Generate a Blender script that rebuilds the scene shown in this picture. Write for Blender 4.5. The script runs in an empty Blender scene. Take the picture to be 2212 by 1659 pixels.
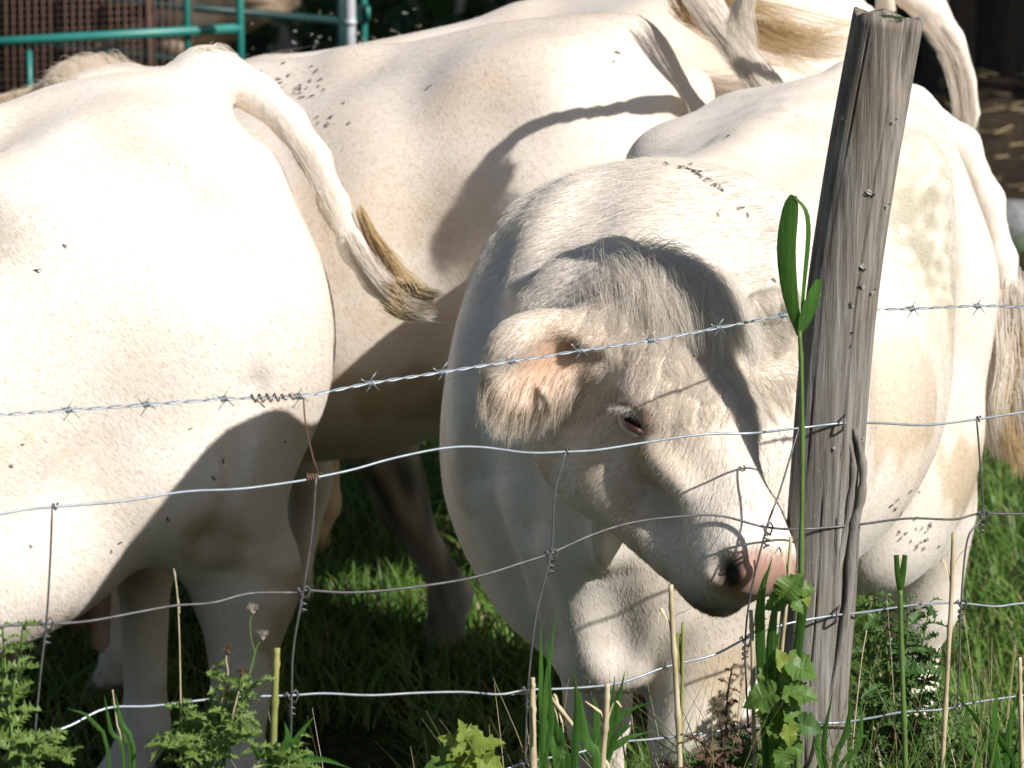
import bpy, bmesh, math, random
import numpy as np
from mathutils import Vector, Matrix

random.seed(7)
RNG = np.random.default_rng(7)
C = bpy.context.scene.collection
R = math.radians

# ------------------------------------------------------------------ camera
F_PX, CAM_H, PITCH = 9000.0, 2.28, math.atan2(829.5 + 895, 9000.0)
cam = bpy.data.objects.new('camera', bpy.data.cameras.new('camera'))
C.objects.link(cam)
cam.location = (0, 0, CAM_H)
cam.rotation_euler = (math.pi / 2 - PITCH, 0, 0)
cam.data.sensor_width = 36
cam.data.lens = 36 * F_PX / 2212
cam.data.clip_start, cam.data.clip_end = 0.1, 400
cam.data.dof.use_dof = True
cam.data.dof.focus_distance = 6.5
cam.data.dof.aperture_fstop = 9.0
bpy.context.scene.camera = cam

# ------------------------------------------------------------------ light
SUN_AZ, SUN_EL = R(49), R(35)       # azimuth to the right of straight behind the camera
SUN_DIR = Vector((math.sin(SUN_AZ) * math.cos(SUN_EL), -math.cos(SUN_AZ) * math.cos(SUN_EL), math.sin(SUN_EL)))
world = bpy.data.worlds.new('World')
bpy.context.scene.world = world
world.use_nodes = True
wt = world.node_tree
sky = wt.nodes.new('ShaderNodeTexSky')
sky.sky_type = 'NISHITA'
sky.sun_disc = False
sky.sun_elevation = SUN_EL
sky.sun_rotation = math.atan2(SUN_DIR.x, SUN_DIR.y)
sky.air_density, sky.dust_density, sky.ozone_density = 1.0, 1.0, 1.0
wt.links.new(sky.outputs[0], wt.nodes['Background'].inputs[0])
wt.nodes['Background'].inputs[1].default_value = 0.06
sun = bpy.data.objects.new('sun', bpy.data.lights.new('sun', 'SUN'))
C.objects.link(sun)
sun.data.energy = 5.0
sun.data.angle = R(0.53)
sun.data.color = (1.0, 0.972, 0.94)
sun.rotation_euler = (-SUN_DIR).to_track_quat('-Z', 'Y').to_euler()
vs = bpy.context.scene.view_settings
vs.view_transform, vs.look, vs.gamma, vs.use_curve_mapping = 'Standard', 'None', 1.0, False
vs.exposure = 0.33
bpy.context.scene.cycles.max_bounces = 6
bpy.context.scene.cycles.transparent_max_bounces = 8

# ------------------------------------------------------------------ helpers
def P(px, py, d):
    """Point of the place that lies at forward distance d, measured off the photograph (2212 px wide)."""
    a, b = (px - 1106.0) / F_PX, (829.5 - py) / F_PX
    sp, cp = math.sin(PITCH), math.cos(PITCH)
    y, z = cp + b * sp, -sp + b * cp
    s = d / y
    return Vector((a * s, d, CAM_H + z * s))

def tag(o, label=None, cat=None, group=None, kind=None):
    if label: o['label'] = label
    if cat: o['category'] = cat
    if group: o['group'] = group
    if kind: o['kind'] = kind
    return o

def empty(name, loc, label=None, cat=None, group=None):
    o = bpy.data.objects.new(name, None)
    C.objects.link(o)
    o.location = loc
    o.empty_display_size = 0.05
    return tag(o, label, cat, group)

def mesh_obj(name, verts, faces, mat=None, parent=None, smooth=True):
    me = bpy.data.meshes.new(name)
    if isinstance(verts, np.ndarray):
        verts = verts.astype(np.float32)
        nv, nf, k = len(verts), len(faces), faces.shape[1]
        me.vertices.add(nv)
        me.vertices.foreach_set('co', verts.ravel())
        me.loops.add(nf * k)
        me.loops.foreach_set('vertex_index', faces.astype(np.int32).ravel())
        me.polygons.add(nf)
        me.polygons.foreach_set('loop_start', np.arange(0, nf * k, k, dtype=np.int32))
        me.update(calc_edges=True)
    else:
        me.from_pydata(verts, [], faces)
        me.update()
    if smooth:
        me.polygons.foreach_set('use_smooth', np.ones(len(me.polygons), dtype=bool))
    o = bpy.data.objects.new(name, me)
    C.objects.link(o)
    if mat: me.materials.append(mat)
    if parent: o.parent = parent
    return o

def share(src, name=None, parent=None, loc=None):
    o = src.copy()
    if name: o.name = name
    C.objects.link(o)
    o.parent = parent
    if loc is not None: o.location = loc
    return o

class MB:
    """collects tubes, blades and boxes into one mesh"""
    def __init__(self): self.v, self.f = [], []
    def tube(self, pts, rad, n=6, cap=True):
        pts = [Vector(p) for p in pts]
        if not hasattr(rad, '__len__'): rad = [rad] * len(pts)
        base = len(self.v)
        t = (pts[1] - pts[0]).normalized()
        nrm = t.orthogonal().normalized()
        for i, p in enumerate(pts):
            t2 = (pts[min(i + 1, len(pts) - 1)] - pts[max(i - 1, 0)])
            if t2.length < 1e-9: t2 = t
            t2.normalize()
            nrm = (nrm - t2 * nrm.dot(t2))
            if nrm.length < 1e-6: nrm = t2.orthogonal()
            nrm.normalize()
            t = t2
            bn = t.cross(nrm)
            for j in range(n):
                a = 2 * math.pi * j / n
                self.v.append(p + (nrm * math.cos(a) + bn * math.sin(a)) * rad[i])
        for i in range(len(pts) - 1):
            for j in range(n):
                a, b = base + i * n + j, base + i * n + (j + 1) % n
                self.f.append((a, b, b + n, a + n))
        if cap:
            self.f.append(tuple(base + j for j in range(n))[::-1])
            e = base + (len(pts) - 1) * n
            self.f.append(tuple(e + j for j in range(n)))
        return self
    def ribbon(self, pts, widths, side, fold=0.25, thick=0.0):
        """leaf blade: a V-folded strip along pts; side = sideways vector (or list)"""
        pts = [Vector(p) for p in pts]
        base = len(self.v)
        for i, p in enumerate(pts):
            s = Vector(side[i] if isinstance(side, list) else side)
            t = (pts[min(i + 1, len(pts) - 1)] - pts[max(i - 1, 0)]).normalized()
            s = (s - t * s.dot(t)).normalized()
            nn = t.cross(s)
            w = widths[i]
            self.v += [p - s * w + nn * w * fold, p, p + s * w + nn * w * fold]
        for i in range(len(pts) - 1):
            a = base + i * 3
            self.f += [(a, a + 1, a + 4, a + 3), (a + 1, a + 2, a + 5, a + 4)]
        return self
    def poly(self, pts):
        b = len(self.v)
        self.v += [Vector(p) for p in pts]
        self.f.append(tuple(range(b, b + len(pts))))
        return self
    def box(self, c, ax, ay, az):
        c, ax, ay, az = Vector(c), Vector(ax), Vector(ay), Vector(az)
        b = len(self.v)
        for k in (-1, 1):
            for j in (-1, 1):
                for i in (-1, 1): self.v.append(c + ax * i + ay * j + az * k)
        self.f += [tuple(b + q for q in t) for t in ((0, 2, 3, 1), (4, 5, 7, 6), (0, 1, 5, 4), (2, 6, 7, 3), (0, 4, 6, 2), (1, 3, 7, 5))]
        return self
    def build(self, name, mat, parent=None, smooth=True, origin=None):
        o = Vector(origin) if origin is not None else Vector((0, 0, 0))
        ob = mesh_obj(name, [tuple(v - o) for v in self.v], self.f, mat, parent, smooth)
        if origin is not None: ob.location = o
        return ob

def crv(pts, n=12):
    """Catmull-Rom through pts"""
    p = [Vector(q) for q in pts]
    p = [p[0] * 2 - p[1]] + p + [p[-1] * 2 - p[-2]]
    out = []
    segs = len(p) - 3
    for i in range(segs):
        a, b, c, d = p[i:i + 4]
        m = max(2, n // segs)
        for k in range(m):
            t = k / m
            out.append(0.5 * ((2 * b) + (c - a) * t + (2 * a - 5 * b + 4 * c - d) * t * t + (3 * b - a - 3 * c + d) * t ** 3))
    out.append(p[-2])
    return out

# ------------------------------------------------------------------ node materials
def new_mat(name):
    m = bpy.data.materials.new(name)
    m.use_nodes = True
    nt = m.node_tree
    return m, nt, nt.nodes['Principled BSDF']

def node(nt, t, **kw):
    n = nt.nodes.new(t)
    for k, v in kw.items():
        if k in n.inputs: n.inputs[k].default_value = v
        else: setattr(n, k, v)
    return n

def ramp(nt, fac, stops):
    r = nt.nodes.new('ShaderNodeValToRGB')
    el = r.color_ramp.elements
    while len(el) < len(stops): el.new(0.5)
    for e, (p, c) in zip(el, stops):
        e.position = p
        e.color = c if len(c) == 4 else (*c, 1)
    if fac is not None: nt.links.new(fac, r.inputs[0])
    return r.outputs[0]

def noise(nt, vec, scale, detail=4, rough=0.6, dist=0.0):
    n = node(nt, 'ShaderNodeTexNoise', Scale=scale, Detail=detail, Roughness=rough, Distortion=dist)
    if vec is not None: nt.links.new(vec, n.inputs['Vector'])
    return n.outputs['Fac']

def mapping(nt, scale, rot=(0, 0, 0), coord='Object'):
    tc = nt.nodes.new('ShaderNodeTexCoord')
    mp = node(nt, 'ShaderNodeMapping')
    mp.inputs['Scale'].default_value = scale
    mp.inputs['Rotation'].default_value = rot
    nt.links.new(tc.outputs[coord], mp.inputs['Vector'])
    return mp.outputs[0]

def mix(nt, fac, a, b, mode='MIX'):
    m = nt.nodes.new('ShaderNodeMix')
    m.data_type, m.blend_type = 'RGBA', mode
    for v, k in ((fac, 0), (a, 6), (b, 7)):
        if isinstance(v, bpy.types.NodeSocket): nt.links.new(v, m.inputs[k])
        else: m.inputs[k].default_value = v if k == 0 else ((*v, 1) if len(v) == 3 else v)
    return m.outputs[2]

def bump(nt, h, strength, dist, bsdf):
    b = node(nt, 'ShaderNodeBump', Strength=strength, Distance=dist)
    nt.links.new(h, b.inputs['Height'])
    nt.links.new(b.outputs[0], bsdf.inputs['Normal'])
    return b

def simple_mat(name, cols, scale=20, rough=0.6, metallic=0.0, bmp=0.0, stretch=(1, 1, 1), spec=0.3, trans=0.0, detail=4):
    """colour mottled between the stops cols"""
    m, nt, b = new_mat(name)
    v = mapping(nt, stretch)
    f = noise(nt, v, scale, detail)
    nt.links.new(ramp(nt, f, [(0.3 + 0.4 * i / max(1, len(cols) - 1), c) for i, c in enumerate(cols)]), b.inputs['Base Color'])
    b.inputs['Roughness'].default_value = rough
    b.inputs['Metallic'].default_value = metallic
    b.inputs['Specular IOR Level'].default_value = spec
    if bmp: bump(nt, noise(nt, v, scale * 3, 5), bmp, 0.004, b)
    if trans:
        out = nt.nodes['Material Output']
        t = nt.nodes.new('ShaderNodeBsdfTranslucent')
        nt.links.new(b.inputs['Base Color'].links[0].from_socket, t.inputs[0])
        ms = nt.nodes.new('ShaderNodeMixShader')
        ms.inputs[0].default_value = trans
        nt.links.new(b.outputs[0], ms.inputs[1])
        nt.links.new(t.outputs[0], ms.inputs[2])
        nt.links.new(ms.outputs[0], out.inputs[0])
    return m
# ------------------------------------------------------------------ smooth solid modelling for the animals
class Solid:
    """A union of soft shapes, turned into one continuous skin."""
    def __init__(self): self.ops = []
    def ell(self, c, r, rot=None, k=0.05, sub=False):
        c, r = np.array(c, float), np.array(r, float)
        M = np.eye(3) if rot is None else np.array(rot, float)      # columns: the shape's own axes
        self.ops.append(('ell', c, r, M, k, sub, c - r.max() , c + r.max()))
    def cone(self, a, b, ra, rb, k=0.05, sub=False):
        a, b = np.array(a, float), np.array(b, float)
        lo = np.minimum(a - ra, b - rb); hi = np.maximum(a + ra, b + rb)
        self.ops.append(('cone', a, b, (ra, rb), k, sub, lo, hi))
    def chain(self, pts, rads, k=0.03):
        for i in range(len(pts) - 1): self.cone(pts[i], pts[i + 1], rads[i], rads[i + 1], k if i else k)
    def loft(self, st, k=0.05):
        st = np.array(st, float)
        hw = st[:, 3].max()
        lo = np.array([st[0, 0], -hw, st[:, 2].min()]); hi = np.array([st[-1, 0], hw, st[:, 1].max()])
        self.ops.append(('loft', st, None, None, k, False, lo, hi))
    def bump(self, c, sig, amp):
        """push the skin out (amp > 0) or in, in a soft ellipsoidal spot"""
        c, sig = np.array(c, float), np.array(sig, float) * np.ones(3)
        self.ops.append(('bump', c, sig, amp, 0, False, c - 3 * sig, c + 3 * sig))
    def ridge(self, pts, sig, amp):
        """soft fold or groove along a polyline"""
        pts = np.array(pts, float)
        self.ops.append(('ridge', pts, sig, amp, 0, False, pts.min(0) - 3 * sig, pts.max(0) + 3 * sig))
    def bounds(self):
        lo = np.min([o[6] for o in self.ops if o[0] not in ('bump', 'ridge')], 0)
        hi = np.max([o[7] for o in self.ops if o[0] not in ('bump', 'ridge')], 0)
        return lo - 0.03, hi + 0.03
    def eval(self, p, near=0.2):
        d = np.full(len(p), 10.0)
        for o in self.ops:
            kind, k, sub = o[0], o[4], o[5]
            m = near + k
            lo, hi = o[6] - (m if kind not in ('bump', 'ridge') else 0), o[7] + (m if kind not in ('bump', 'ridge') else 0)
            idx = np.nonzero(np.all((p > lo) & (p < hi), axis=1))[0]
            if not len(idx): continue
            q = p[idx]
            if kind == 'ell':
                c, r, M = o[1], o[2], o[3]
                l = (q - c) @ M
                k0 = np.linalg.norm(l / r, axis=1)
                k1 = np.linalg.norm(l / (r * r), axis=1)
                dj = k0 * (k0 - 1) / np.maximum(k1, 1e-6)
            elif kind == 'cone':
                a, b, (ra, rb) = o[1], o[2], o[3]
                ab = b - a
                t = np.clip(((q - a) @ ab) / max(ab @ ab, 1e-9), 0, 1)
                dj = np.linalg.norm(q - a - t[:, None] * ab, axis=1) - (ra + (rb - ra) * t)
            elif kind == 'loft':
                st = o[1]
                x = np.clip(q[:, 0], st[0, 0], st[-1, 0])
                top, bot, hw, wz = (np.interp(x, st[:, 0], st[:, j]) for j in (1, 2, 3, 4))
                zc = bot + (top - bot) * wz
                dz = q[:, 2] - zc
                rz = np.where(dz > 0, top - zc, zc - bot)
                n = 2.25
                rho = (np.abs(q[:, 1] / hw) ** n + np.abs(dz / rz) ** n) ** (1 / n)
                g = np.sqrt((q[:, 1] / hw ** 2) ** 2 + (dz / rz ** 2) ** 2)
                dj = rho * (rho - 1) / np.maximum(g, 1e-3)
                dj = np.maximum(dj, -np.minimum(hw, rz))
                dj = np.maximum(dj, np.abs(q[:, 0] - x)) if False else np.sqrt(np.maximum(dj, 0) ** 2 + (q[:, 0] - x) ** 2) + np.minimum(dj, 0)
            elif kind == 'bump':
                d[idx] -= o[3] * np.exp(-0.5 * np.sum(((q - o[1]) / o[2]) ** 2, axis=1))
                continue
            elif kind == 'ridge':
                pts, sig = o[1], o[2]
                best = np.full(len(q), 9.0)
                for i in range(len(pts) - 1):
                    a, ab = pts[i], pts[i + 1] - pts[i]
                    t = np.clip(((q - a) @ ab) / max(ab @ ab, 1e-9), 0, 1)
                    best = np.minimum(best, np.sum((q - a - t[:, None] * ab) ** 2, axis=1))
                d[idx] -= o[3] * np.exp(-0.5 * best / sig ** 2)
                continue
            cur = d[idx]
            if sub:
                h = np.maximum(k - np.abs(cur + dj), 0) / max(k, 1e-6)
                d[idx] = np.maximum(cur, -dj) + h * h * k * 0.25
            else:
                h = np.maximum(k - np.abs(cur - dj), 0) / max(k, 1e-6)
                d[idx] = np.minimum(cur, dj) - h * h * k * 0.25
        return d
    def skin(self, step, fine=None, smooth=2):
        """surface nets on a grid of the given step; fine = (lo, hi, step) of a box with a finer grid"""
        lo, hi = self.bounds()
        axes = []
        for a in range(3):
            if fine is None:
                ax = np.arange(lo[a], hi[a] + step, step)
            else:
                f0, f1, fs = fine[0][a], fine[1][a], fine[2]
                ax = np.concatenate([np.arange(lo[a], f0, step), np.arange(max(f0, lo[a]), min(f1, hi[a]), fs), np.arange(min(f1, hi[a]), hi[a] + step, step)])
                ax = np.unique(np.round(ax, 5))
                ax = ax[np.concatenate([[True], np.diff(ax) > fs * 0.3])]
            pad = (-(len(ax) - 1)) % 4
            ax = np.concatenate([ax, ax[-1] + step * np.arange(1, pad + 1)])
            axes.append(ax)
        X, Y, Z = axes
        n = [len(a) for a in axes]
        cx, cy, cz = X[::4], Y[::4], Z[::4]
        gx, gy, gz = np.meshgrid(0.5 * (cx[1:] + cx[:-1]), 0.5 * (cy[1:] + cy[:-1]), 0.5 * (cz[1:] + cz[:-1]), indexing='ij')
        cf = self.eval(np.stack([gx.ravel(), gy.ravel(), gz.ravel()], 1), 0.3).reshape(gx.shape)
        diag = np.sqrt(np.diff(cx)[:, None, None] ** 2 + np.diff(cy)[None, :, None] ** 2 + np.diff(cz)[None, None, :] ** 2)
        act = np.abs(cf) < diag * 0.75 + 0.012
        f = np.ones(n, np.float32)
        inside = np.repeat(np.repeat(np.repeat(cf < 0, 4, 0), 4, 1), 4, 2)
        f[:-1, :-1, :-1][inside] = -1
        am = np.zeros(n, bool)
        A = np.repeat(np.repeat(np.repeat(act, 4, 0), 4, 1), 4, 2)
        am[:-1, :-1, :-1] |= A; am[1:, 1:, 1:] |= A; am[1:, :-1, :-1] |= A; am[:-1, 1:, :-1] |= A; am[:-1, :-1, 1:] |= A
        am[1:, 1:, :-1] |= A; am[1:, :-1, 1:] |= A; am[:-1, 1:, 1:] |= A
        ii = np.nonzero(am)
        f[ii] = self.eval(np.stack([X[ii[0]], Y[ii[1]], Z[ii[2]]], 1), 0.13)
        s = f < 0
        c = np.zeros([k - 1 for k in n], np.uint8)
        for i in (0, 1):
            for j in (0, 1):
                for k in (0, 1): c += s[i:n[0] - 1 + i, j:n[1] - 1 + j, k:n[2] - 1 + k]
        cells = np.nonzero((c > 0) & (c < 8))
        vid = np.full(c.shape, -1, np.int64)
        vid[cells] = np.arange(len(cells[0]))
        acc = np.zeros((len(cells[0]), 3)); cnt = np.zeros(len(cells[0]))
        base = np.stack(cells, 1)
        corners = [(i, j, k) for i in (0, 1) for j in (0, 1) for k in (0, 1)]
        ax = [X, Y, Z]
        for a in corners:
            for axis in range(3):
                if a[axis]: continue
                b = list(a); b[axis] = 1
                A_, B_ = base + np.array(a), base + np.array(b)
                fa, fb = f[tuple(A_.T)], f[tuple(B_.T)]
                m = (fa < 0) != (fb < 0)
                t = fa[m] / (fa[m] - fb[m])
                pa = np.stack([ax[q][A_[m, q]] for q in range(3)], 1); pb = np.stack([ax[q][B_[m, q]] for q in range(3)], 1)
                acc[m] += pa + t[:, None] * (pb - pa); cnt[m] += 1
        v = acc / np.maximum(cnt, 1)[:, None]
        faces = []
        for axis in range(3):
            sl0 = [slice(1, -1)] * 3; sl1 = [slice(1, -1)] * 3
            sl0[axis] = slice(0, n[axis] - 1); sl1[axis] = slice(1, n[axis])
            e = s[tuple(sl0)] != s[tuple(sl1)]
            idx = np.stack(np.nonzero(e), 1)
            off = np.ones(3, int); off[axis] = 0
            idx = idx + off
            u, w = (axis + 1) % 3, (axis + 2) % 3
            eu, ew = np.zeros(3, int), np.zeros(3, int)
            eu[u] = 1; ew[w] = 1
            q = np.stack([vid[tuple((idx - eu - ew).T)], vid[tuple((idx - ew).T)], vid[tuple(idx.T)], vid[tuple((idx - eu).T)]], 1)
            flip = ~s[tuple(idx.T)]
            q[flip] = q[flip][:, ::-1]
            faces.append(q)
        F = np.concatenate(faces)
        F = F[(F >= 0).all(1)]
        for _ in range(smooth): v = relax(v, F, 0.6)
        return v, F

def relax(v, F, w):
    acc = np.zeros_like(v); cnt = np.zeros(len(v))
    for a, b in ((0, 1), (1, 2), (2, 3), (3, 0)):
        for d in range(3):
            acc[:, d] += np.bincount(F[:, a], v[F[:, b], d], len(v)) + np.bincount(F[:, b], v[F[:, a], d], len(v))
        cnt += np.bincount(F[:, a], minlength=len(v)) + np.bincount(F[:, b], minlength=len(v))
    m = acc / np.maximum(cnt, 1)[:, None]
    return v + (m - v) * w

def vnormals(v, F):
    n = np.cross(v[F[:, 2]] - v[F[:, 0]], v[F[:, 3]] - v[F[:, 1]])
    out = np.zeros_like(v)
    for a in range(4):
        for d in range(3): out[:, d] += np.bincount(F[:, a], n[:, d], len(v))
    return out / np.maximum(np.linalg.norm(out, axis=1), 1e-12)[:, None]
# ------------------------------------------------------------------ cattle
def pchip(st, n=70):
    st = np.array(st, float)
    x = np.linspace(st[0, 0], st[-1, 0], n)
    out = [x]
    for j in range(1, st.shape[1]):
        X, Y = st[:, 0], st[:, j]
        h = np.diff(X); dl = np.diff(Y) / h
        m = np.zeros(len(X)); m[0], m[-1] = dl[0], dl[-1]
        for i in range(1, len(X) - 1):
            m[i] = 0 if dl[i - 1] * dl[i] <= 0 else 2 * dl[i - 1] * dl[i] / (dl[i - 1] + dl[i])
        i = np.clip(np.searchsorted(X, x) - 1, 0, len(X) - 2)
        t = (x - X[i]) / h[i]
        out.append((2 * t**3 - 3 * t**2 + 1) * Y[i] + (t**3 - 2 * t**2 + t) * h[i] * m[i] + (-2 * t**3 + 3 * t**2) * Y[i + 1] + (t**3 - t**2) * h[i] * m[i + 1])
    return np.stack(out, 1)

def sm(a, b, x):
    t = np.clip((x - a) / (b - a), 0, 1)
    return t * t * (3 - 2 * t)

TORSO = [(-.82, 1.24, 1.06, .05, .5), (-.78, 1.32, .95, .14, .55), (-.70, 1.375, .82, .22, .6), (-.58, 1.395, .74, .265, .62), (-.45, 1.40, .65, .30, .62),
         (-.30, 1.385, .585, .335, .56), (-.10, 1.35, .53, .37, .46), (.10, 1.34, .515, .375, .45), (.30, 1.35, .52, .345, .47), (.48, 1.372, .54, .30, .48),
         (.62, 1.33, .56, .25, .45), (.74, 1.21, .62, .18, .42), (.83, 1.06, .74, .06, .5)]

class Cow:
    def __init__(self, loc, yaw, scale=1.0, pitch=0.0):
        self.M = Matrix.Translation(loc) @ Matrix.Rotation(yaw, 4, 'Z') @ Matrix.Rotation(pitch, 4, 'Y') @ Matrix.Scale(scale, 4)
        self.I = self.M.inverted()
        self.s = scale
        self.S = Solid()
    def L(self, w): return np.array(self.I @ Vector(w))            # world point -> the animal's own frame
    def LD(self, w): return np.array((self.I.to_3x3() @ Vector(w)).normalized())
    def torso(self, st=TORSO, hook=1.0, hollow=1.0):
        S = self.S
        S.loft(pchip(st), k=.06)
        # spine, shoulders, hip and pin bones
        S.cone((.52, 0, 1.33), (-.1, 0, 1.315), .05, .05, k=.08)
        S.cone((-.1, 0, 1.315), (-.70, 0, 1.345), .05, .045, k=.08)
        for y in (-1, 1):
            S.ell((.50, y * .21, .98), (.19, .12, .36), rot=rot_y(-12), k=.10)
            S.cone((.48, y * .10, 1.30), (.62, y * .23, .86), .07, .09, k=.10)
            S.ell((-.56, y * .17, 1.02), (.27, .155, .34), rot=rot_y(14), k=.10)
            if hook: S.ell((-.30, y * .245, 1.255 + .015 * hook), (.08, .05, .05), k=.12)
            S.ell((-.775, y * .12, 1.215), (.06, .055, .06), k=.06)
            S.bump((-.52, y * .27, 1.24), (.09, .07, .07), -.016 * hollow)
            S.bump((-.14, y * .33, 1.17), (.11, .10, .07), -.014 * hollow)      # hollow of the flank in front of the hip
            S.bump((.28, y * .30, 1.10), (.06, .1, .22), -.014)        # behind the shoulder
            S.bump((.60, y * .24, 1.20), (.05, .1, .10), -.012)
            for q in range(6):
                x0 = .22 - q * .075
                S.ridge([(x0, y * .36, 1.08), (x0 - .05, y * .38, .85), (x0 - .03, y * .36, .68)], .018, .0022)
    def hind(self, y, hock=(-.70, .50), foot=(-.64, 0.0), knee=(-.50, .74), fat=1.0, side=.17):
        S = self.S
        S.cone((-.60, y * .17, .98), (knee[0] - .06, y * .185, knee[1]), .17, .135, k=.09)
        S.ell((knee[0] + .02, y * .20, knee[1] + .02), (.13, .085, .14), k=.08)
        S.cone((knee[0] - .08, y * (side + .01), knee[1] - .02), (hock[0], y * side, hock[1] + .03), .115 * fat, .058 * fat, k=.06)
        S.cone((knee[0] - .2, y * side, knee[1]), (hock[0] - .045, y * side, hock[1] + .055), .05, .026, k=.04)
        S.ell((hock[0], y * side, hock[1]), (.062 * fat, .05 * fat, .075 * fat), k=.04)
        fx, fz = foot
        S.cone((hock[0] + .005, y * side, hock[1] - .02), (fx - .03, y * side, fz + .17), .052 * fat, .038, k=.04)
        S.ell((fx - .025, y * side, fz + .155), (.05, .048, .05), k=.03)
        S.cone((fx - .02, y * side, fz + .13), (fx + .025, y * side, fz + .075), .042, .045, k=.02)
        self.hoof((fx + .03, y * side, fz))
    def fore(self, y, knee=(.52, .40), foot=(.52, 0.0), elbow=(.46, .74), side=.17, fat=1.0):
        S = self.S
        S.cone((elbow[0] + .03, y * (side + .03), elbow[1] + .06), (knee[0], y * side, knee[1] + .05), .125, .06 * fat, k=.08)
        S.ell((knee[0], y * side, knee[1]), (.06 * fat, .056 * fat, .075 * fat), k=.04)
        fx, fz = foot
        S.cone((knee[0], y * side, knee[1] - .04), (fx - .01, y * side, fz + .16), .047, .038, k=.04)
        S.ell((fx - .005, y * side, fz + .15), (.05, .048, .05), k=.03)
        S.cone((fx, y * side, fz + .13), (fx + .035, y * side, fz + .075), .042, .045, k=.02)
        self.hoof((fx + .04, y * side, fz))
    def hoof(self, p):
        for q in (-1, 1):
            self.S.ell((p[0], p[1] + q * .026, p[2] + .045), (.065, .028, .05), k=.015)
    def neck(self, base, head, rb=.22, rh=.13, k=.12, flat=True):
        self.S.cone(base, head, rb, rh, k=k)

def rot_z(deg):
    a = R(deg)
    return [[math.cos(a), -math.sin(a), 0], [math.sin(a), math.cos(a), 0], [0, 0, 1]]

def rot_y(deg):
    a = R(deg)
    return [[math.cos(a), 0, math.sin(a)], [0, 1, 0], [-math.sin(a), 0, math.cos(a)]]

def head_shape(S, O, f, l, u, s=1.0, ears=((1, None), (-1, None)), detail=True):
    """the head; O = poll, f towards the muzzle, l to the animal's own left, u out of the forehead"""
    B = np.stack([f, l, u], 1)
    def q(a, b, c): return np.array(O) + B @ np.array([a, b, c]) * s
    def ell(c, r, k=.04, sub=False, tilt=None):
        S.ell(q(*c), np.array(r) * s, rot=B if tilt is None else B @ np.array(tilt), k=k * s, sub=sub)
    def cone(a, b, ra, rb, k=.04, sub=False): S.cone(q(*a), q(*b), ra * s, rb * s, k=k * s, sub=sub)
    ell((.06, 0, -.095), (.13, .118, .10), k=.06)
    cone((.06, 0, -.085), (.26, 0, -.095), .088, .078, k=.05)
    ell((.15, 0, -.07), (.17, .105, .07), k=.05)
    cone((.24, 0, -.095), (.45, 0, -.11), .070, .055, k=.05)
    cone((.28, 0, -.05), (.44, 0, -.068), .034, .03, k=.05)          # bridge of the nose
    for y in (-1, 1):
        ell((.205, y * .098, -.075), (.052, .036, .040), k=.035)      # brow
        ell((.15, y * .066, -.215), (.135, .052, .105), k=.06)        # cheek
        cone((.10, y * .052, -.295), (.40, y * .03, -.21), .060, .048, k=.05)
        cone((.27, y * .075, -.125), (.40, y * .05, -.12), .030, .024, k=.04)
    ell((.478, 0, -.128), (.078, .080, .080), k=.05)
    ell((.465, 0, -.205), (.070, .060, .042), k=.03)
    for y in (-1, 1):
        ell((.503, y * .050, -.115), (.042, .036, .055), k=.03)
        S.bump(q(.25, y * .115, -.145), .03 * s, -.012 * s)
        S.bump(q(.36, y * .085, -.165), np.array((.05, .04, .03)) * s, -.012 * s)
        S.ridge([q(.24, y * .105, -.125), q(.31, y * .088, -.115), q(.37, y * .075, -.11)], .012 * s, .006 * s)
    if detail:
        for y in (-1, 1):
            ell((.548, y * .066, -.118), (.034, .015, .030), k=.012, sub=True, tilt=rot_z(-y * 28))
            ell((.530, y * .084, -.100), (.026, .010, .013), k=.010, sub=True, tilt=rot_z(-y * 20))
            ell((.549, y * .046, -.104), (.012, .012, .020), k=.012)
            # eye socket and lids
            ell((.222, y * .130, -.100), (.037, .023, .022), k=.010, sub=True, tilt=rot_y(18))
            S.ridge([q(.192, y * .121, -.088), q(.205, y * .131, -.074), q(.225, y * .132, -.072), q(.248, y * .122, -.088)], .0065 * s, .006 * s)
            S.ridge([q(.192, y * .121, -.096), q(.215, y * .126, -.118), q(.252, y * .115, -.110)], .006 * s, .004 * s)
            S.ridge([q(.26, y * .112, -.115), q(.30, y * .10, -.155), q(.33, y * .09, -.20)], .009 * s, -.004 * s)
        S.ridge([q(.535, -.07, -.165), q(.56, 0, -.158), q(.535, .07, -.165)], .007 * s, -.008 * s)    # mouth
        S.ridge([q(.535, .07, -.165), q(.44, .088, -.175)], .006 * s, -.007 * s)
        S.ridge([q(.535, -.07, -.165), q(.44, -.088, -.175)], .006 * s, -.007 * s)
        for t in range(5):                                             # wrinkles above the eyes
            for y in (-1, 1):
                S.ridge([q(.16 + t * .016, y * .06, -.005), q(.185 + t * .016, y * .085, -.02), q(.20 + t * .014, y * .10, -.045)], .0045 * s, .0022 * s)
    return q

def ear_shape(S, base, d, n, length, width, k=.03):
    """d out along the ear, n the way its hollow faces"""
    d = np.array(d) / np.linalg.norm(d)
    n = np.array(n) - d * np.dot(n, d); n /= np.linalg.norm(n)
    w = np.cross(d, n)
    B = np.stack([d, w, n], 1)
    base = np.array(base)
    S.cone(base - d * .02, base + d * length * .3, width * .30, width * .34, k=k)
    S.ell(base + d * length * .55, (length * .52, width * .52, width * .22), rot=B, k=.02)
    S.ell(base + d * length * .58 + n * width * .20, (length * .40, width * .38, width * .17), rot=B, k=.018, sub=True)
    S.cone(base + d * length * .30 + n * width * .16, base + d * length * .1 + n * width * .18, width * .12, width * .10, k=.02, sub=True)

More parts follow.
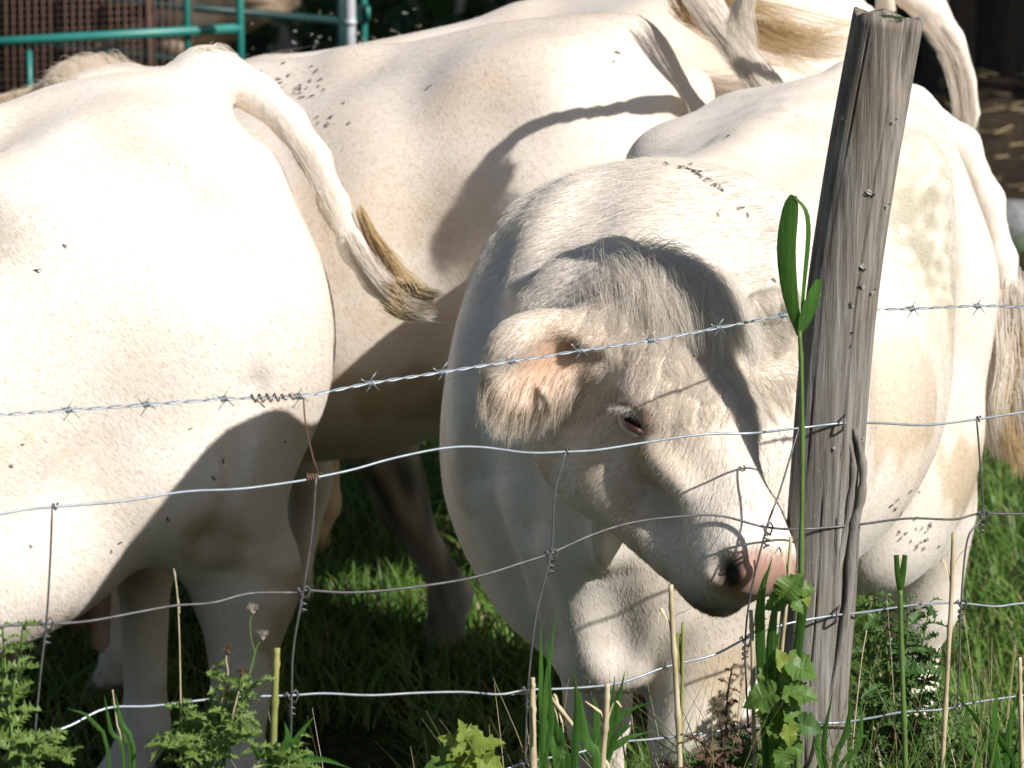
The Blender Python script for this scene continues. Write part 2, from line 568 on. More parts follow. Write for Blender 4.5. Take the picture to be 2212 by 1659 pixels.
def hit(cow, px, py, d0=6.5, d1=10.0):
    """where the line of sight through this spot of the photograph meets the animal"""
    ds = np.arange(d0, d1, .02)
    v = cow.S.eval(np.array([cow.L(P(px, py, d)) for d in ds]), 3.0)
    i = int(np.argmax(v < 0))
    return P(px, py, ds[i])
def fold(cow, px, sig, amp, d0=5.8):
    """a soft fold (amp > 0) or crease of the skin along these spots of the photograph"""
    cow.S.ridge([cow.L(hit(cow, x, y, d0)) for x, y in px], sig, amp)
COWS = {}
def finish(name, cow, step, label, tint, fine=None, group='pale cattle crowded behind the fence', cull=None):
    v, F = cow.S.skin(step, fine)
    o = mesh_obj(name, v, F, M_COAT)
    o.matrix_world = cow.M
    tag(o, label, 'cow', group)
    col = np.ones((len(v), 4), np.float32)
    w = v @ np.array(cow.M.to_3x3()).T + np.array(cow.M.translation)
    nrm = vnormals(v, F)
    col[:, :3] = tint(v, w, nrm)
    g_ = np.random.default_rng(len(v) % 97)
    def n3(sc, k=6):
        r_ = 0
        for _ in range(k):
            d_ = g_.normal(0, 1, 3); d_ /= np.linalg.norm(d_)
            r_ = r_ + np.sin(v @ d_ * sc * g_.uniform(.6, 1.7) + g_.uniform(0, 6.28))
        return r_ / k
    big, mid_, fine_ = n3(5), n3(17), n3(70)
    col[:, :3] *= lerp(np.ones((len(v), 3)), (.95, .89, .80), (.5 * sm(.10, .45, big + .4 * mid_))[:, None])
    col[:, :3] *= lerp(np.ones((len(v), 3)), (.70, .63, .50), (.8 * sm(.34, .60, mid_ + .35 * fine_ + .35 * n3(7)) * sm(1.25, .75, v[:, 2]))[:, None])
    a = o.data.attributes.new('tint', 'FLOAT_COLOR', 'POINT')
    a.data.foreach_set('color', col.ravel())
    cow.o, cow.v, cow.F, cow.w, cow.n, cow.col = o, v, F, w, nrm @ np.array(cow.M.to_3x3()).T / cow.s, col
    COWS[name] = cow
    return o

def coat_mat():
    m, nt, b = new_mat('cow_coat')
    at = node(nt, 'ShaderNodeAttribute', attribute_name='tint')
    v = mapping(nt, (1, 1, 1))
    big = noise(nt, v, 3.2, 4, .55)
    c1 = ramp(nt, big, [(.30, (.93, .875, .81)), (.5, (1, 1, 1)), (.70, (.99, .95, .88))])
    vs_ = mapping(nt, (14, 60, 60))
    vs2 = mapping(nt, (60, 60, 16))
    f1 = noise(nt, vs_, 2.6, 3, .6, 0.4)
    f2 = noise(nt, vs2, 3.0, 3, .6, 0.4)
    fur = node(nt, 'ShaderNodeMath', operation='ADD')
    nt.links.new(f1, fur.inputs[0]); nt.links.new(f2, fur.inputs[1])
    half = node(nt, 'ShaderNodeMath', operation='MULTIPLY'); half.inputs[1].default_value = .5
    nt.links.new(fur.outputs[0], half.inputs[0])
    c2 = ramp(nt, half.outputs[0], [(.36, (.91, .88, .84)), (.5, (.98, .97, .96)), (.6, (1, 1, 1))])
    dirt = ramp(nt, noise(nt, v, 2.4, 8, .62, .6), [(.56, (1, 1, 1)), (.66, (.95, .90, .81)), (.74, (.80, .73, .60))])
    spk = noise(nt, v, 95, 2, .5)
    c3 = ramp(nt, spk, [(.22, (.84, .80, .74)), (.30, (1, 1, 1))])
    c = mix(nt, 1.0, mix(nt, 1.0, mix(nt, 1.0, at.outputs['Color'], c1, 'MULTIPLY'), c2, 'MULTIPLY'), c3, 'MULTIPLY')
    c = mix(nt, 1.0, c, dirt, 'MULTIPLY')
    nt.links.new(c, b.inputs['Base Color'])
    b.inputs['Roughness'].default_value = .62
    b.inputs['Specular IOR Level'].default_value = .25
    b.inputs['Sheen Weight'].default_value = .18
    b.inputs['Sheen Roughness'].default_value = .4
    bump(nt, half.outputs[0], .09, .004, b)
    return m
M_COAT = coat_mat()
CREAM = np.array((.765, .705, .635))

def blob(p, c, sig): return np.exp(-0.5 * np.sum(((p - np.array(c)) / np.array(sig)) ** 2, axis=1))[:, None]
def lerp(a, b, w): return a * (1 - w) + np.array(b) * w

# ---- H: the cow whose lowered head reaches the fence beside the post
Hl = P(1465, 355, 6.95)
Ht = P(1805, 165, 7.95)
def place(withers, tailhead, xw=.50, xt=-.72):
    """put an animal so that its withers and tail head stand over these two spots, feet on the ground"""
    w, t = Vector((withers[0], withers[1], 0)), Vector((tailhead[0], tailhead[1], 0))
    s = (w - t).length / (xw - xt)
    d = (w - t).normalized()
    return t - d * xt * s, math.atan2(d.y, d.x), s

loc, yaw, s = place(Hl, Ht)
print('H', loc, math.degrees(yaw), s, Hl.z, Ht.z)
H = Cow(loc, yaw, .96, pitch=R(1.5))
H.torso([(x, t, b + (.03 if -.5 < x < .5 else 0), h * (.94 if x < -.4 else 1), w) for x, t, b, h, w in TORSO])
H.hind(1, hock=(-.74, .50), foot=(-.70, 0)); H.hind(-1)
H.fore(1, knee=(.66, .40), foot=(.68, 0), elbow=(.56, .74), side=.10, fat=1.25); H.fore(-1, knee=(.42, .38), foot=(.38, 0), side=.15)
HO = P(1438, 616, 6.47)
hf = Vector((.370, -.712, -.597)).normalized()
hu0 = Vector((.525, -.334, .783))
hu = (hu0 - hf * hu0.dot(hf)).normalized()
hl = hu.cross(hf)
hO = H.L(HO)
f_, l_, u_ = (H.LD(q) for q in (hf, hl, hu))
S = H.S
S.cone((.60, 0, 1.02), tuple(hO - u_ * .15 - f_ * .05), .245, .125, k=.14)
S.cone((.50, 0, 1.24), tuple(hO - u_ * .12 - f_ * .08), .12, .075, k=.10)
S.cone((.70, 0, .72), tuple(hO - u_ * .25 - f_ * .09), .07, .04, k=.08)
# brisket and the folds of the dewlap
S.cone((.70, -.06, .80), (.66, -.075, .57), .13, .07, k=.10)
S.cone((.52, -.2, .9), (.62, -.16, .66), .12, .08, k=.10)
S.ell((.56, -.195, .98), (.20, .145, .32), k=.14)
S.cone((.80, .0, .86), (.74, -.03, .56), .035, .04, k=.05)
S.cone((.78, -.09, .86), (.72, -.08, .56), .03, .035, k=.05)
HS = 1.0
S.ell(H.L(P(1905, 1050, 7.72)), (.30, .15, .21), k=.12)
S.cone(H.L(P(1960, 1120, 7.9)), H.L(P(1985, 1290, 7.95)), .13, .085, k=.08)
hq = head_shape(S, hO, f_, l_, u_, s=HS)
er = H.L(HO + hf * .055 - hl * .115 - hu * .085)
ear_shape(S, er, H.LD(Vector((-.86, -.34, -.33))), H.LD(Vector((.15, -.85, -.35))), .195, .175)
el = H.L(HO + hf * .055 + hl * .115 - hu * .085)
ear_shape(S, el, H.LD(Vector((.75, .50, .30))), H.LD(Vector((.3, -.8, -.5))), .20, .14)
HT = [H.L(P(q[0] - 4, q[1], q[2])) for q in ((1840, 175, 7.93), (1975, 228, 7.96), (2085, 310, 7.98), (2142, 430, 7.98), (2172, 560, 7.97), (2188, 690, 7.95), (2198, 800, 7.93))]
S.chain(HT, [.045, .036, .030, .026, .024, .021, .016])

def tint_H(v, w, n):
    c = np.tile(CREAM, (len(v), 1))
    c = lerp(c, (.66, .50, .36), .25 * blob(v, hq(.2, -.13, -.16), (.16, .16, .16)))
    c = lerp(c, (.58, .53, .45), .55 * blob(v, hq(.47, 0, -.19), (.09, .10, .05)))
    nose = sm(.515, .545, ((v - hO) / HS) @ f_)[:, None] * sm(-.185, -.16, ((v - hO) / HS) @ u_)[:, None]
    c = lerp(c, (.41, .24, .185), nose)
    for y in (-1, 1):
        c = lerp(c, (.02, .010, .008), np.minimum(1, 1.6 * blob(v, hq(.545, y * .064, -.118), (.020, .012, .020))))
        c = lerp(c, (.33, .16, .13), np.minimum(1, 1.5 * blob(v, hq(.230, y * .126, -.106), (.030, .024, .017))))
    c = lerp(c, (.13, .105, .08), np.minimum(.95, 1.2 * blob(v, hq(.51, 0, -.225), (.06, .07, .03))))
    c = lerp(c, (.46, .36, .25), .6 * blob(v, hq(.30, -.10, -.16), (.035, .03, .05)))
    e = v - er
    inear = blob(v, er + H.LD(Vector((-.9, -.3, -.2))) * .095, (.042, .042, .042)) * sm(.1, .5, n @ H.LD(Vector((.10, -.80, -.55))))[:, None]
    c = lerp(c, (.80, .50, .32), .6 * np.clip(1.2 * inear, 0, 1))
    # brown hollows beside the dewlap, grey dirt on the back of the thigh
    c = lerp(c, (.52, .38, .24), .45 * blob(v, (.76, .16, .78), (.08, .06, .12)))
    for px_, sg_, am_ in (((1985, 480), (.11, .11, .11), .95), ((2020, 590), (.10, .10, .10), .9), ((1960, 420), (.08, .08, .07), .7), ((1640, 240), (.12, .12, .05), .5)):
        d_ = blob(v, H.L(hit(H, *px_)), sg_)
        g_ = np.random.default_rng(5)
        nz = 0
        for q_ in range(14):
            dd_ = g_.normal(0, 1, 3); dd_ /= np.linalg.norm(dd_)
            nz = nz + np.sin(v @ dd_ * g_.uniform(25, 170) + g_.uniform(0, 6.28) + 1.5 * np.sin(v @ g_.normal(0, 22, 3)))
        c = lerp(c, (.42, .41, .33), am_ * d_ * np.clip(.5 + .16 * nz, 0, 1)[:, None])
    hoofs = (v[:, 2] < .085)[:, None]
    return np.where(hoofs, np.array((.16, .12, .09)), c)
for px_, sg_, am_ in (([(1195, 1190), (1225, 1290), (1262, 1400), (1285, 1500)], .026, .024), ([(1480, 1330), (1420, 1370), (1365, 1440), (1320, 1510)], .018, .018),
                      ([(1330, 1260), (1335, 1330), (1330, 1400)], .03, -.022), ([(1150, 1150), (1180, 1280), (1205, 1400)], .022, -.012),
                      ([(1105, 540), (1060, 680), (1035, 830), (1045, 1000)], .028, -.020), ([(1225, 420), (1165, 500), (1130, 620), (1110, 740)], .028, .020), ([(1010, 760), (1000, 900), (1020, 1050)], .03, .012),
                      ([(1050, 1040), (1090, 1170), (1140, 1310), (1180, 1400)], .018, -.020), ([(1120, 1060), (1150, 1200), (1185, 1330)], .02, .012), ([(1250, 400), (1180, 470), (1150, 560)], .025, .012),
                      ([(1500, 385), (1570, 430), (1630, 500)], .026, -.014), ([(1300, 480), (1250, 560), (1230, 620)], .03, -.012)):
    fold(H, px_, sg_, am_)
hb = np.array([hq(a, b, c) for a in (.10, .57) for b in (-.15, .15) for c in (-.24, .03)])
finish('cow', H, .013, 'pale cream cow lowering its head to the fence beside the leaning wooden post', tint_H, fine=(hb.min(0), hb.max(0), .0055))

# ---- A: the cow on the left, cut by the frame, seen from its left hind quarter
At = P(482, 189, 7.82)
A = Cow(Vector((At.x + .05, At.y, -.135)) - Matrix.Rotation(R(201), 3, 'Z') @ Vector((-.72 * 1.05, 0, 0)), R(201), 1.05, pitch=R(4.5))
print('A', At)
A.torso([(x, t - .19 * float(sm(-.60, -.02, x)), b - .16 * float(sm(-.62, -.08, x)), h * 1.03, w + .27 * float(sm(-.45, -.05, x))) for x, t, b, h, w in TORSO], hook=.8)
A.hind(1, hock=(-.69, .50), foot=(-.62, 0), fat=1.55); A.hind(-1, hock=(-.60, .50), foot=(-.54, 0))
for y in (-1, 1): A.S.ell((-.64, y * .16, .94), (.25, .15, .30), k=.10)
A.fore(1); A.fore(-1)
S = A.S
S.cone((.60, 0, 1.05), (1.1, 0, .95), .24, .15, k=.14)
q_ = head_shape(S, (1.12, 0, 1.05), np.array((.55, 0, -.835)), np.array((0, 1, 0)), np.array((.835, 0, .55)), detail=False)
S.ell((-.36, 0, .62), (.19, .16, .15), k=.06)                      # udder and teats
for x, y in ((-.28, .08), (-.28, -.08), (-.44, .075), (-.44, -.075)):
    S.cone((x, y, .50), (x + .005, y * 1.1, .40), .028, .020, k=.02)
S.cone((-.58, .235, .76), (-.12, .25, .56), .06, .10, k=.08)
S.ell((-.20, .20, .60), (.26, .14, .13), k=.08)        # fold of skin from stifle to flank
AT = [A.L(P(a, b, d + .31)) for a, b, d in ((490, 168, 7.52), (560, 205, 7.50), (625, 262, 7.46), (680, 340, 7.42), (722, 440, 7.38), (765, 540, 7.34), (810, 610, 7.31), (855, 650, 7.29))]
S.chain(AT, [.042, .033, .029, .026, .024, .022, .020, .014])
S.ell(A.L(P(437, 140, 7.80)), (.045, .05, .035), k=.05)
for px_, sg_, am_ in (([(548, 560), (540, 700), (530, 850), (505, 1000)], .022, -.013), ([(600, 480), (640, 650), (630, 800)], .06, .012), ([(230, 330), (330, 370), (390, 400)], .045, -.026),
                      ([(390, 420), (440, 470), (450, 560)], .045, -.022), ([(340, 290), (420, 260), (480, 260)], .03, .008), ([(540, 290), (600, 330), (650, 400)], .02, -.008),
                      ([(553, 830), (520, 990), (488, 1075), (462, 1135), (440, 1180)], .014, -.022), ([(500, 960), (470, 1050), (430, 1130)], .02, .008), ([(120, 560), (160, 760), (150, 950)], .10, .012), ([(470, 1160), (540, 1170), (600, 1160)], .010, -.004), ([(470, 1190), (540, 1205), (610, 1195)], .010, .004), ([(475, 1225), (540, 1235), (600, 1230)], .010, -.004)):
    fold(A, px_, sg_, am_)
def tint_A(v, w, n):
    c = np.tile(CREAM, (len(v), 1))
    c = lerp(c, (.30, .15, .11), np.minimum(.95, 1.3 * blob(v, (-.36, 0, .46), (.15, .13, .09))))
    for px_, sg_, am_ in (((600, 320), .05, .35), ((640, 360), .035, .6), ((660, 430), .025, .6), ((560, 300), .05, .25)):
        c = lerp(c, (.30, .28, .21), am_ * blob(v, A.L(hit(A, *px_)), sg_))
    hoofs = (v[:, 2] < .085)[:, None]
    return np.where(hoofs, np.array((.16, .12, .09)), c)
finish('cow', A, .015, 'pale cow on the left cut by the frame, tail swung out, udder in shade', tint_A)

# ---- B: the cow in the middle, behind, with a maned neck
Bl, Bt = P(345, 150, 8.62), P(1535, 10, 8.25)
loc, yaw, s = place(Bl, Bt)
print('B', loc, math.degrees(yaw), s, Bl.z, Bt.z)
B = Cow(loc, yaw, .98, pitch=R(6.5))
B.torso([(x, t - .05 * float(sm(.1, .5, x)) - .035 * math.exp(-((x - .0) / .35) ** 2), b, h, w) for x, t, b, h, w in TORSO], hook=0, hollow=.5)
B.S.bump((-.50, .28, 1.22), (.07, .08, .06), -.02)
B.hind(1); B.hind(-1)
B.fore(1); B.fore(-1, knee=(.60, .40), foot=(.62, 0))
S = B.S
S.cone((.58, 0, 1.01), (1.14, 0, 1.14), .24, .16, k=.14)
S.cone((.50, 0, 1.205), (1.15, 0, 1.245), .09, .07, k=.10)
head_shape(S, (1.22, 0, 1.25), np.array((.62, 0, -.785)), np.array((0, 1, 0)), np.array((.785, 0, .62)), detail=False)
for px_, sg_, am_ in (([(1300, 160), (1290, 200), (1310, 240)], .035, -.020), ([(760, 240), (800, 380), (790, 520)], .07, .012), ([(880, 200), (920, 330), (900, 500)], .06, -.010), ([(600, 330), (640, 450)], .05, -.010),
                      ([(1100, 260), (1130, 420), (1090, 560)], .06, .008)):
    fold(B, px_, sg_, am_, 7.2)
shade = [hit(B, *q) + SUN_DIR * t for q, t in (((1480, 240), .46), ((1350, 240), .58), ((1210, 258), .69), ((1100, 305), .77), ((1030, 380), .83), ((1012, 430), .86))]
print('B tail', shade)
BT = [B.L(q) for q in [P(1720, 200, 8.12), P(1850, 165, 8.10), P(1905, 60, 8.02), P(1905, -50, 7.9), P(1830, -140, 7.75)] + shade]
BT = [np.array(q) for q in crv(BT, 30)]
S.chain([B.L(P(*q)) for q in ((1490, -40, 8.26), (1535, 25, 8.20), (1585, 95, 8.16), (1650, 175, 8.14), (1720, 270, 8.13), (1760, 400, 8.12))], [.034, .030, .028, .026, .024, .02])
S.chain(BT, [.026 - .010 * min(1, i / len(BT) * 1.6) for i in range(len(BT))], k=.01)
def tint_B(v, w, n):
    c = np.tile(CREAM * np.array((.99, .96, .93)), (len(v), 1))
    c = lerp(c, (.66, .50, .33), .5 * sm(.45, .75, v[:, 0])[:, None])
    hoofs = (v[:, 2] < .085)[:, None]
    return np.where(hoofs, np.array((.16, .12, .09)), c)
finish('cow', B, .017, 'pale cow in the middle with shaggy maned neck and tail shadow on its flank', tint_B)

# ---- D: the cow beyond, tall rump at the right
D = Cow(Vector((.225, 8.98, 0.02)), R(180), 1.0, pitch=R(13))
D.torso(); D.hind(1); D.hind(-1); D.fore(1, knee=(.38, .42), foot=(.33, .03)); D.fore(-1, knee=(.60, .46), foot=(.70, .05))
S = D.S
S.cone((.58, 0, 1.05), (1.1, 0, .90), .24, .15, k=.14)
head_shape(S, (1.15, 0, 1.0), np.array((.5, 0, -.866)), np.array((0, 1, 0)), np.array((.866, 0, .5)), detail=False)
DT = [D.L(P(*q)) for q in ((1945, -30, 9.02), (2010, 20, 9.02), (2055, 90, 9.02), (2085, 170, 9.0), (2095, 250, 8.98), (2090, 310, 8.96))]
S.chain(DT, [.04, .036, .030, .025, .021, .015])
def tint_D(v, w, n):
    c = tint_B(v, w, n)
    leg = sm(.62, .45, v[:, 2])[:, None] * (v[:, 0] > .1)[:, None] * (v[:, 1] > 0)[:, None]
    mud = .5 + .5 * np.sin(v[:, 2:] * 23 + 3 * np.sin(v[:, :1] * 40)) * np.sin(v[:, 1:2] * 60)
    return lerp(c, (.06, .045, .035), np.clip(leg * (.35 + .75 * mud) * (1 - .6 * sm(.12, .05, v[:, 2])[:, None]), 0, .92))
finish('cow', D, .02, 'pale cow farthest to the right behind the post, fly covered back and thick hanging tail', tint_D)

# ---- E: the orange tinged cow at the back
E = Cow(Vector((-.02, 9.85, 0)), R(184), .85, pitch=R(-1.0))
E.torso(); E.hind(1); E.hind(-1); E.fore(1); E.fore(-1)
S = E.S
S.cone((.58, 0, 1.05), (1.1, 0, .90), .24, .15, k=.14)
head_shape(S, (1.15, 0, 1.0), np.array((.5, 0, -.866)), np.array((0, 1, 0)), np.array((.866, 0, .5)), detail=False)
def tint_E(v, w, n):
    c = tint_B(v, w, n)
    return lerp(c, (.70, .42, .20), .75)
finish('cow', E, .022, 'orange tinged cow at the back of the herd, only its back showing', tint_E)
# eyes
M_EYE, nt_, b_ = new_mat('eye_black')
b_.inputs['Base Color'].default_value = (.008, .006, .006, 1)
b_.inputs['Roughness'].default_value = .08
M_LID, nt_, b_ = new_mat('eyelid_pink')
b_.inputs['Base Color'].default_value = (.30, .13, .10, 1)
b_.inputs['Roughness'].default_value = .35
def ball(name, c, r, mat, parent, seg=16):
    v, f = [], []
    for i in range(seg // 2 + 1):
        th = math.pi * i / (seg // 2)
        for j in range(seg):
            a = 2 * math.pi * j / seg
            v.append((c[0] + r[0] * math.sin(th) * math.cos(a), c[1] + r[1] * math.sin(th) * math.sin(a), c[2] + r[2] * math.cos(th)))
    for i in range(seg // 2):
        for j in range(seg):
            f.append((i * seg + j, i * seg + (j + 1) % seg, (i + 1) * seg + (j + 1) % seg, (i + 1) * seg + j))
    return mesh_obj(name, v, f, mat, parent)

for y in (-1, 1):
    o = ball('eye', (0, 0, 0), (.0245, .0245, .0235), M_EYE, H.o)
    o.location = hq(.222, y * .1075, -.099)
# lids of the eye that shows, and its lashes
M_LIDL, nt_, b_ = new_mat('eyelid_skin')
b_.inputs['Base Color'].default_value = (.66, .54, .45, 1)
b_.inputs['Roughness'].default_value = .6
EC = H.M @ Vector(hq(.222, -.1075, -.099))
def lid(name, px, lift, rad, mat):
    pts = []
    n = len(px)
    for i, (x, y) in enumerate(px):
        k = math.sin(math.pi * (i + .35) / (n - .3))
        ds = min(hit(H, x, y, 5.9).y, EC.y + .02)
        d = ds * (1 - k) + (EC.y - lift) * k
        pts.append(P(x, y, d))
    pts = crv(pts, 24)
    m = MB()
    m.tube([H.I @ p for p in pts], [rad * (.35 + .65 * math.sin(math.pi * (.1 + .8 * i / (len(pts) - 1)))) for i in range(len(pts))], 8)
    m.build(name, mat, H.o)
    return pts
UP_RIM = lid('eyelid', [(1336, 871), (1352, 873), (1366, 877), (1382, 885), (1400, 895), (1413, 917), (1423, 943)], .0245, .0045, M_LID)
lid('eyelid', [(1338, 866), (1356, 864), (1373, 867), (1390, 875), (1407, 887), (1420, 908)], .0165, .0085, M_LIDL)
lid('eyelid', [(1340, 884), (1348, 906), (1358, 919), (1374, 928), (1393, 934), (1409, 940), (1422, 949)], .0205, .0052, M_LID)
lid('eyelid', [(1338, 900), (1348, 921), (1366, 936), (1390, 943), (1412, 952)], .0115, .0065, M_LIDL)
# ------------------------------------------------------------------ hair, eyes, noses
def hair_mat(name, root, tip, trans=.35, rough=.5):
    m, nt, b = new_mat(name)
    hi = node(nt, 'ShaderNodeHairInfo')
    c = ramp(nt, hi.outputs['Intercept'], [(0, root), (1, tip)])
    r = ramp(nt, hi.outputs['Random'], [(0, (.82, .80, .76)), (.5, (.96, .95, .93)), (1, (1, 1, 1))])
    c = mix(nt, 1.0, c, r, 'MULTIPLY')
    at = node(nt, 'ShaderNodeAttribute', attribute_name='tint')
    c = mix(nt, 1.0, c, at.outputs['Color'], 'MULTIPLY')
    nt.links.new(c, b.inputs['Base Color'])
    b.inputs['Roughness'].default_value = rough
    b.inputs['Specular IOR Level'].default_value = .35
    t = nt.nodes.new('ShaderNodeBsdfTranslucent')
    nt.links.new(c, t.inputs[0])
    ms = nt.nodes.new('ShaderNodeMixShader')
    ms.inputs[0].default_value = trans
    nt.links.new(b.outputs[0], ms.inputs[1]); nt.links.new(t.outputs[0], ms.inputs[2])
    nt.links.new(ms.outputs[0], nt.nodes['Material Output'].inputs[0])
    return m
HM_COAT = hair_mat('coat_hair', (.80, .73, .65), (.86, .81, .73))
HM_TAN = hair_mat('tan_coat_hair', (.79, .70, .58), (.86, .79, .68))
HM_CURL = hair_mat('poll_hair', (.82, .76, .68), (.90, .86, .79))
HM_STRAW = hair_mat('straw_hair', (.55, .40, .20), (.74, .58, .34))
HM_DARK = hair_mat('soiled_hair', (.60, .46, .27), (.22, .18, .12), trans=.2)
HM_LASH = hair_mat('lash_hair', (.85, .80, .72), (.90, .87, .80))

def unit(a): return a / np.maximum(np.linalg.norm(a, axis=-1, keepdims=True), 1e-9)

def curves_obj(name, pos, rad, mat, parent, tint=None):
    """pos (n, k, 3) in the parent's frame"""
    n, k = pos.shape[:2]
    hc = bpy.data.hair_curves.new(name)
    hc.add_curves([k] * n)
    hc.points.foreach_set('position', pos.astype(np.float32).ravel())
    a = hc.attributes.get('radius') or hc.attributes.new('radius', 'FLOAT', 'POINT')
    taper = np.linspace(1, .25, k) if np.ndim(rad) == 0 else rad
    r = (np.ones((n, k)) * (rad if np.ndim(rad) == 0 else 1) * taper).astype(np.float32)
    a.data.foreach_set('value', r.ravel())
    tc = np.ones((n, 4), np.float32)
    if tint is not None: tc[:, :3] = tint
    hc.attributes.new('tint', 'FLOAT_COLOR', 'CURVE').data.foreach_set('color', tc.ravel())
    hc.materials.append(mat)
    o = bpy.data.objects.new(name, hc)
    C.objects.link(o)
    o.parent = parent
    return o

def roots_on(cow, weight, n):
    """n random spots of the skin, picked in proportion to weight (per vertex) times face area"""
    v, F = cow.v, cow.F
    fw = weight[F].mean(1)
    ar = np.linalg.norm(np.cross(v[F[:, 2]] - v[F[:, 0]], v[F[:, 3]] - v[F[:, 1]]), axis=1) * .5 * fw
    cdf = np.cumsum(ar)
    f = F[np.searchsorted(cdf, RNG.random(n) * cdf[-1])]
    a, b = RNG.random((n, 1)), RNG.random((n, 1))
    p = (v[f[:, 0]] * (1 - a) + v[f[:, 1]] * a) * (1 - b) + (v[f[:, 3]] * (1 - a) + v[f[:, 2]] * a) * b
    nl = vnormals(v, F) if not hasattr(cow, 'nl') else cow.nl
    cow.nl = nl
    nn = unit(nl[f].mean(1))
    cow.tint_at = np.clip(cow.col[f[:, 0], :3] / CREAM, 0, 1.08)
    return p, nn

def groom(name, cow, weight, n, length, flow, mat, lift=.25, droop=0.0, wave=0.0, freq=2.0, clump=0.0, csize=.02, rad=.0004, K=4, jitter=.25, lvar=.35, pn=None):
    p, nn = roots_on(cow, weight, n) if pn is None else pn
    n = len(p)
    d = flow(p, nn)
    d = d - nn * np.sum(d * nn, 1, keepdims=True)
    d = unit(unit(d) + RNG.normal(0, jitter, (n, 3)))
    L = length * (1 + RNG.uniform(-lvar, lvar, (n, 1)))
    down = np.array(cow.I.to_3x3() @ Vector((0, 0, -1))); down /= np.linalg.norm(down)
    side = unit(np.cross(d, nn))
    cell = np.floor(p / csize).astype(np.int64)
    key = (cell[:, 0] * 73856093 ^ cell[:, 1] * 19349663 ^ cell[:, 2] * 83492791)
    _, inv = np.unique(key, return_inverse=True)
    m = inv.max() + 1
    ph = RNG.uniform(0, 6.28, m)[inv] + RNG.normal(0, .35, n)
    amp = RNG.uniform(.5, 1.3, m)[inv]
    tw = RNG.normal(0, .35, m)[inv]
    pos = np.zeros((n, K, 3))
    for k in range(K):
        t = k / (K - 1)
        w = wave * amp * t * np.sin(freq * 6.28 * t + ph) + tw * wave * t * 2
        pos[:, k] = p + L * (t * d + lift * math.sin(min(1, t * 1.2) * 1.57) * nn * (1 - .45 * t)) + L * droop * t * t * down + w[:, None] * side
    if clump:
        cnt = np.bincount(inv, minlength=m)
        cen = np.zeros((m, K, 3))
        for k in range(K):
            for q in range(3): cen[:, k, q] = np.bincount(inv, pos[:, k, q], m) / cnt
        for k in range(K):
            t = k / (K - 1)
            pos[:, k] += (cen[inv, k] - pos[:, k]) * clump * t
    return curves_obj(name, pos, rad, mat, cow.o, cow.tint_at)

def in_view(cow, margin=120):
    """1 where the skin faces the camera's side and lies in or close to the frame"""
    w = cow.w
    sp, cp = math.sin(PITCH), math.cos(PITCH)
    fw = w[:, 1] * cp - (w[:, 2] - CAM_H) * sp
    up = w[:, 1] * sp + (w[:, 2] - CAM_H) * cp
    px, py = 1106 + F_PX * w[:, 0] / fw, 829.5 - F_PX * up / fw
    ok = (px > -margin) & (px < 2212 + margin) & (py > -margin) & (py < 1659 + margin)
    vd = unit(np.array([0, 0, CAM_H]) - w)
    face = np.sum(cow.n * vd, 1) > -.35
    return (ok & face).astype(float), px, py

def body_flow(p, nn):
    d = np.zeros_like(p)
    d[:, 0] = -1
    d[:, 2] = -.75 * np.clip(np.abs(nn[:, 1]) * 1.2, 0, 1) - .5 * (p[:, 2] < .6)
    return d

CNT = {'H': 150000, 'A': 150000, 'B': 120000, 'D': 30000, 'E': 8000}
for key, cow in (('H', H), ('A', A), ('B', B), ('D', D), ('E', E)):
    w, px, py = in_view(cow)
    w *= (cow.v[:, 2] > .1)
    if key == 'H':
        hl_ = (cow.v - hO) @ np.stack([f_, l_, u_], 1)
        headw = (hl_[:, 0] > -.02) & (hl_[:, 0] < .62) & (np.abs(hl_[:, 1]) < .35) & (hl_[:, 2] > -.36) & (hl_[:, 2] < .06)
        cow.headw = headw
        w[headw] *= 0
    if key == 'D': w = w * (cow.v[:, 2] > .6)
    groom('coat', cow, w, CNT[key],   .0085, body_flow, HM_TAN if key in 'BE' else HM_COAT, lift=.06, rad=.00017, K=3, jitter=.14, clump=.15, csize=.006)

# --- H: face, forehead curls, poll tuft, ears, lashes
w, px, py = in_view(H)
hloc = (H.v - hO) @ np.stack([f_, l_, u_], 1)
Bm = np.stack([f_, l_, u_], 1)
facew = w * H.headw * (hloc[:, 0] < .535) * (1 - np.minimum(1, 2 * np.exp(-((hloc[:, 0] - .222) ** 2 + (hloc[:, 2] + .10) ** 2) / .034 ** 2) * (np.abs(hloc[:, 1]) > .08)))
def face_flow(p, nn):
    q = (p - hO) @ Bm
    c = np.array([.20, 0, 0])
    d = q - c
    d[:, 1] *= 1.6
    d[:, 2] = -.12 - .5 * (q[:, 2] < -.1)
    d[:, 0] += np.where(q[:, 0] > .2, .03, -.02)
    return unit(d) @ Bm.T
groom('face_coat', H, facew, 45000, .010, face_flow, HM_COAT, lift=.12, rad=.00020, K=3, jitter=.18, clump=.35, csize=.008)
fore = w * H.headw * sm(.34, .20, hloc[:, 0]) * sm(-.085, -.03, hloc[:, 2]) * sm(-.05, .0, hloc[:, 0])
def fore_flow(p, nn):
    q = (p - hO) @ Bm
    d = np.stack([np.full(len(q), .9), q[:, 1] * 6 - .15, np.zeros(len(q))], 1)
    d[:, 0] += np.where(q[:, 0] < .04, .4, 0)
    return unit(d) @ Bm.T
groom('forehead_hair', H, fore, 34000, .024, fore_flow, HM_CURL, lift=.26, droop=.12, wave=.006, freq=.8, clump=.42, csize=.034, rad=.00020, K=8, jitter=.28)
poll = w * (np.exp(-((hloc[:, 0] - .0) / .05) ** 2 - ((hloc[:, 1] - .01) / .055) ** 2) * (hloc[:, 2] > -.10))
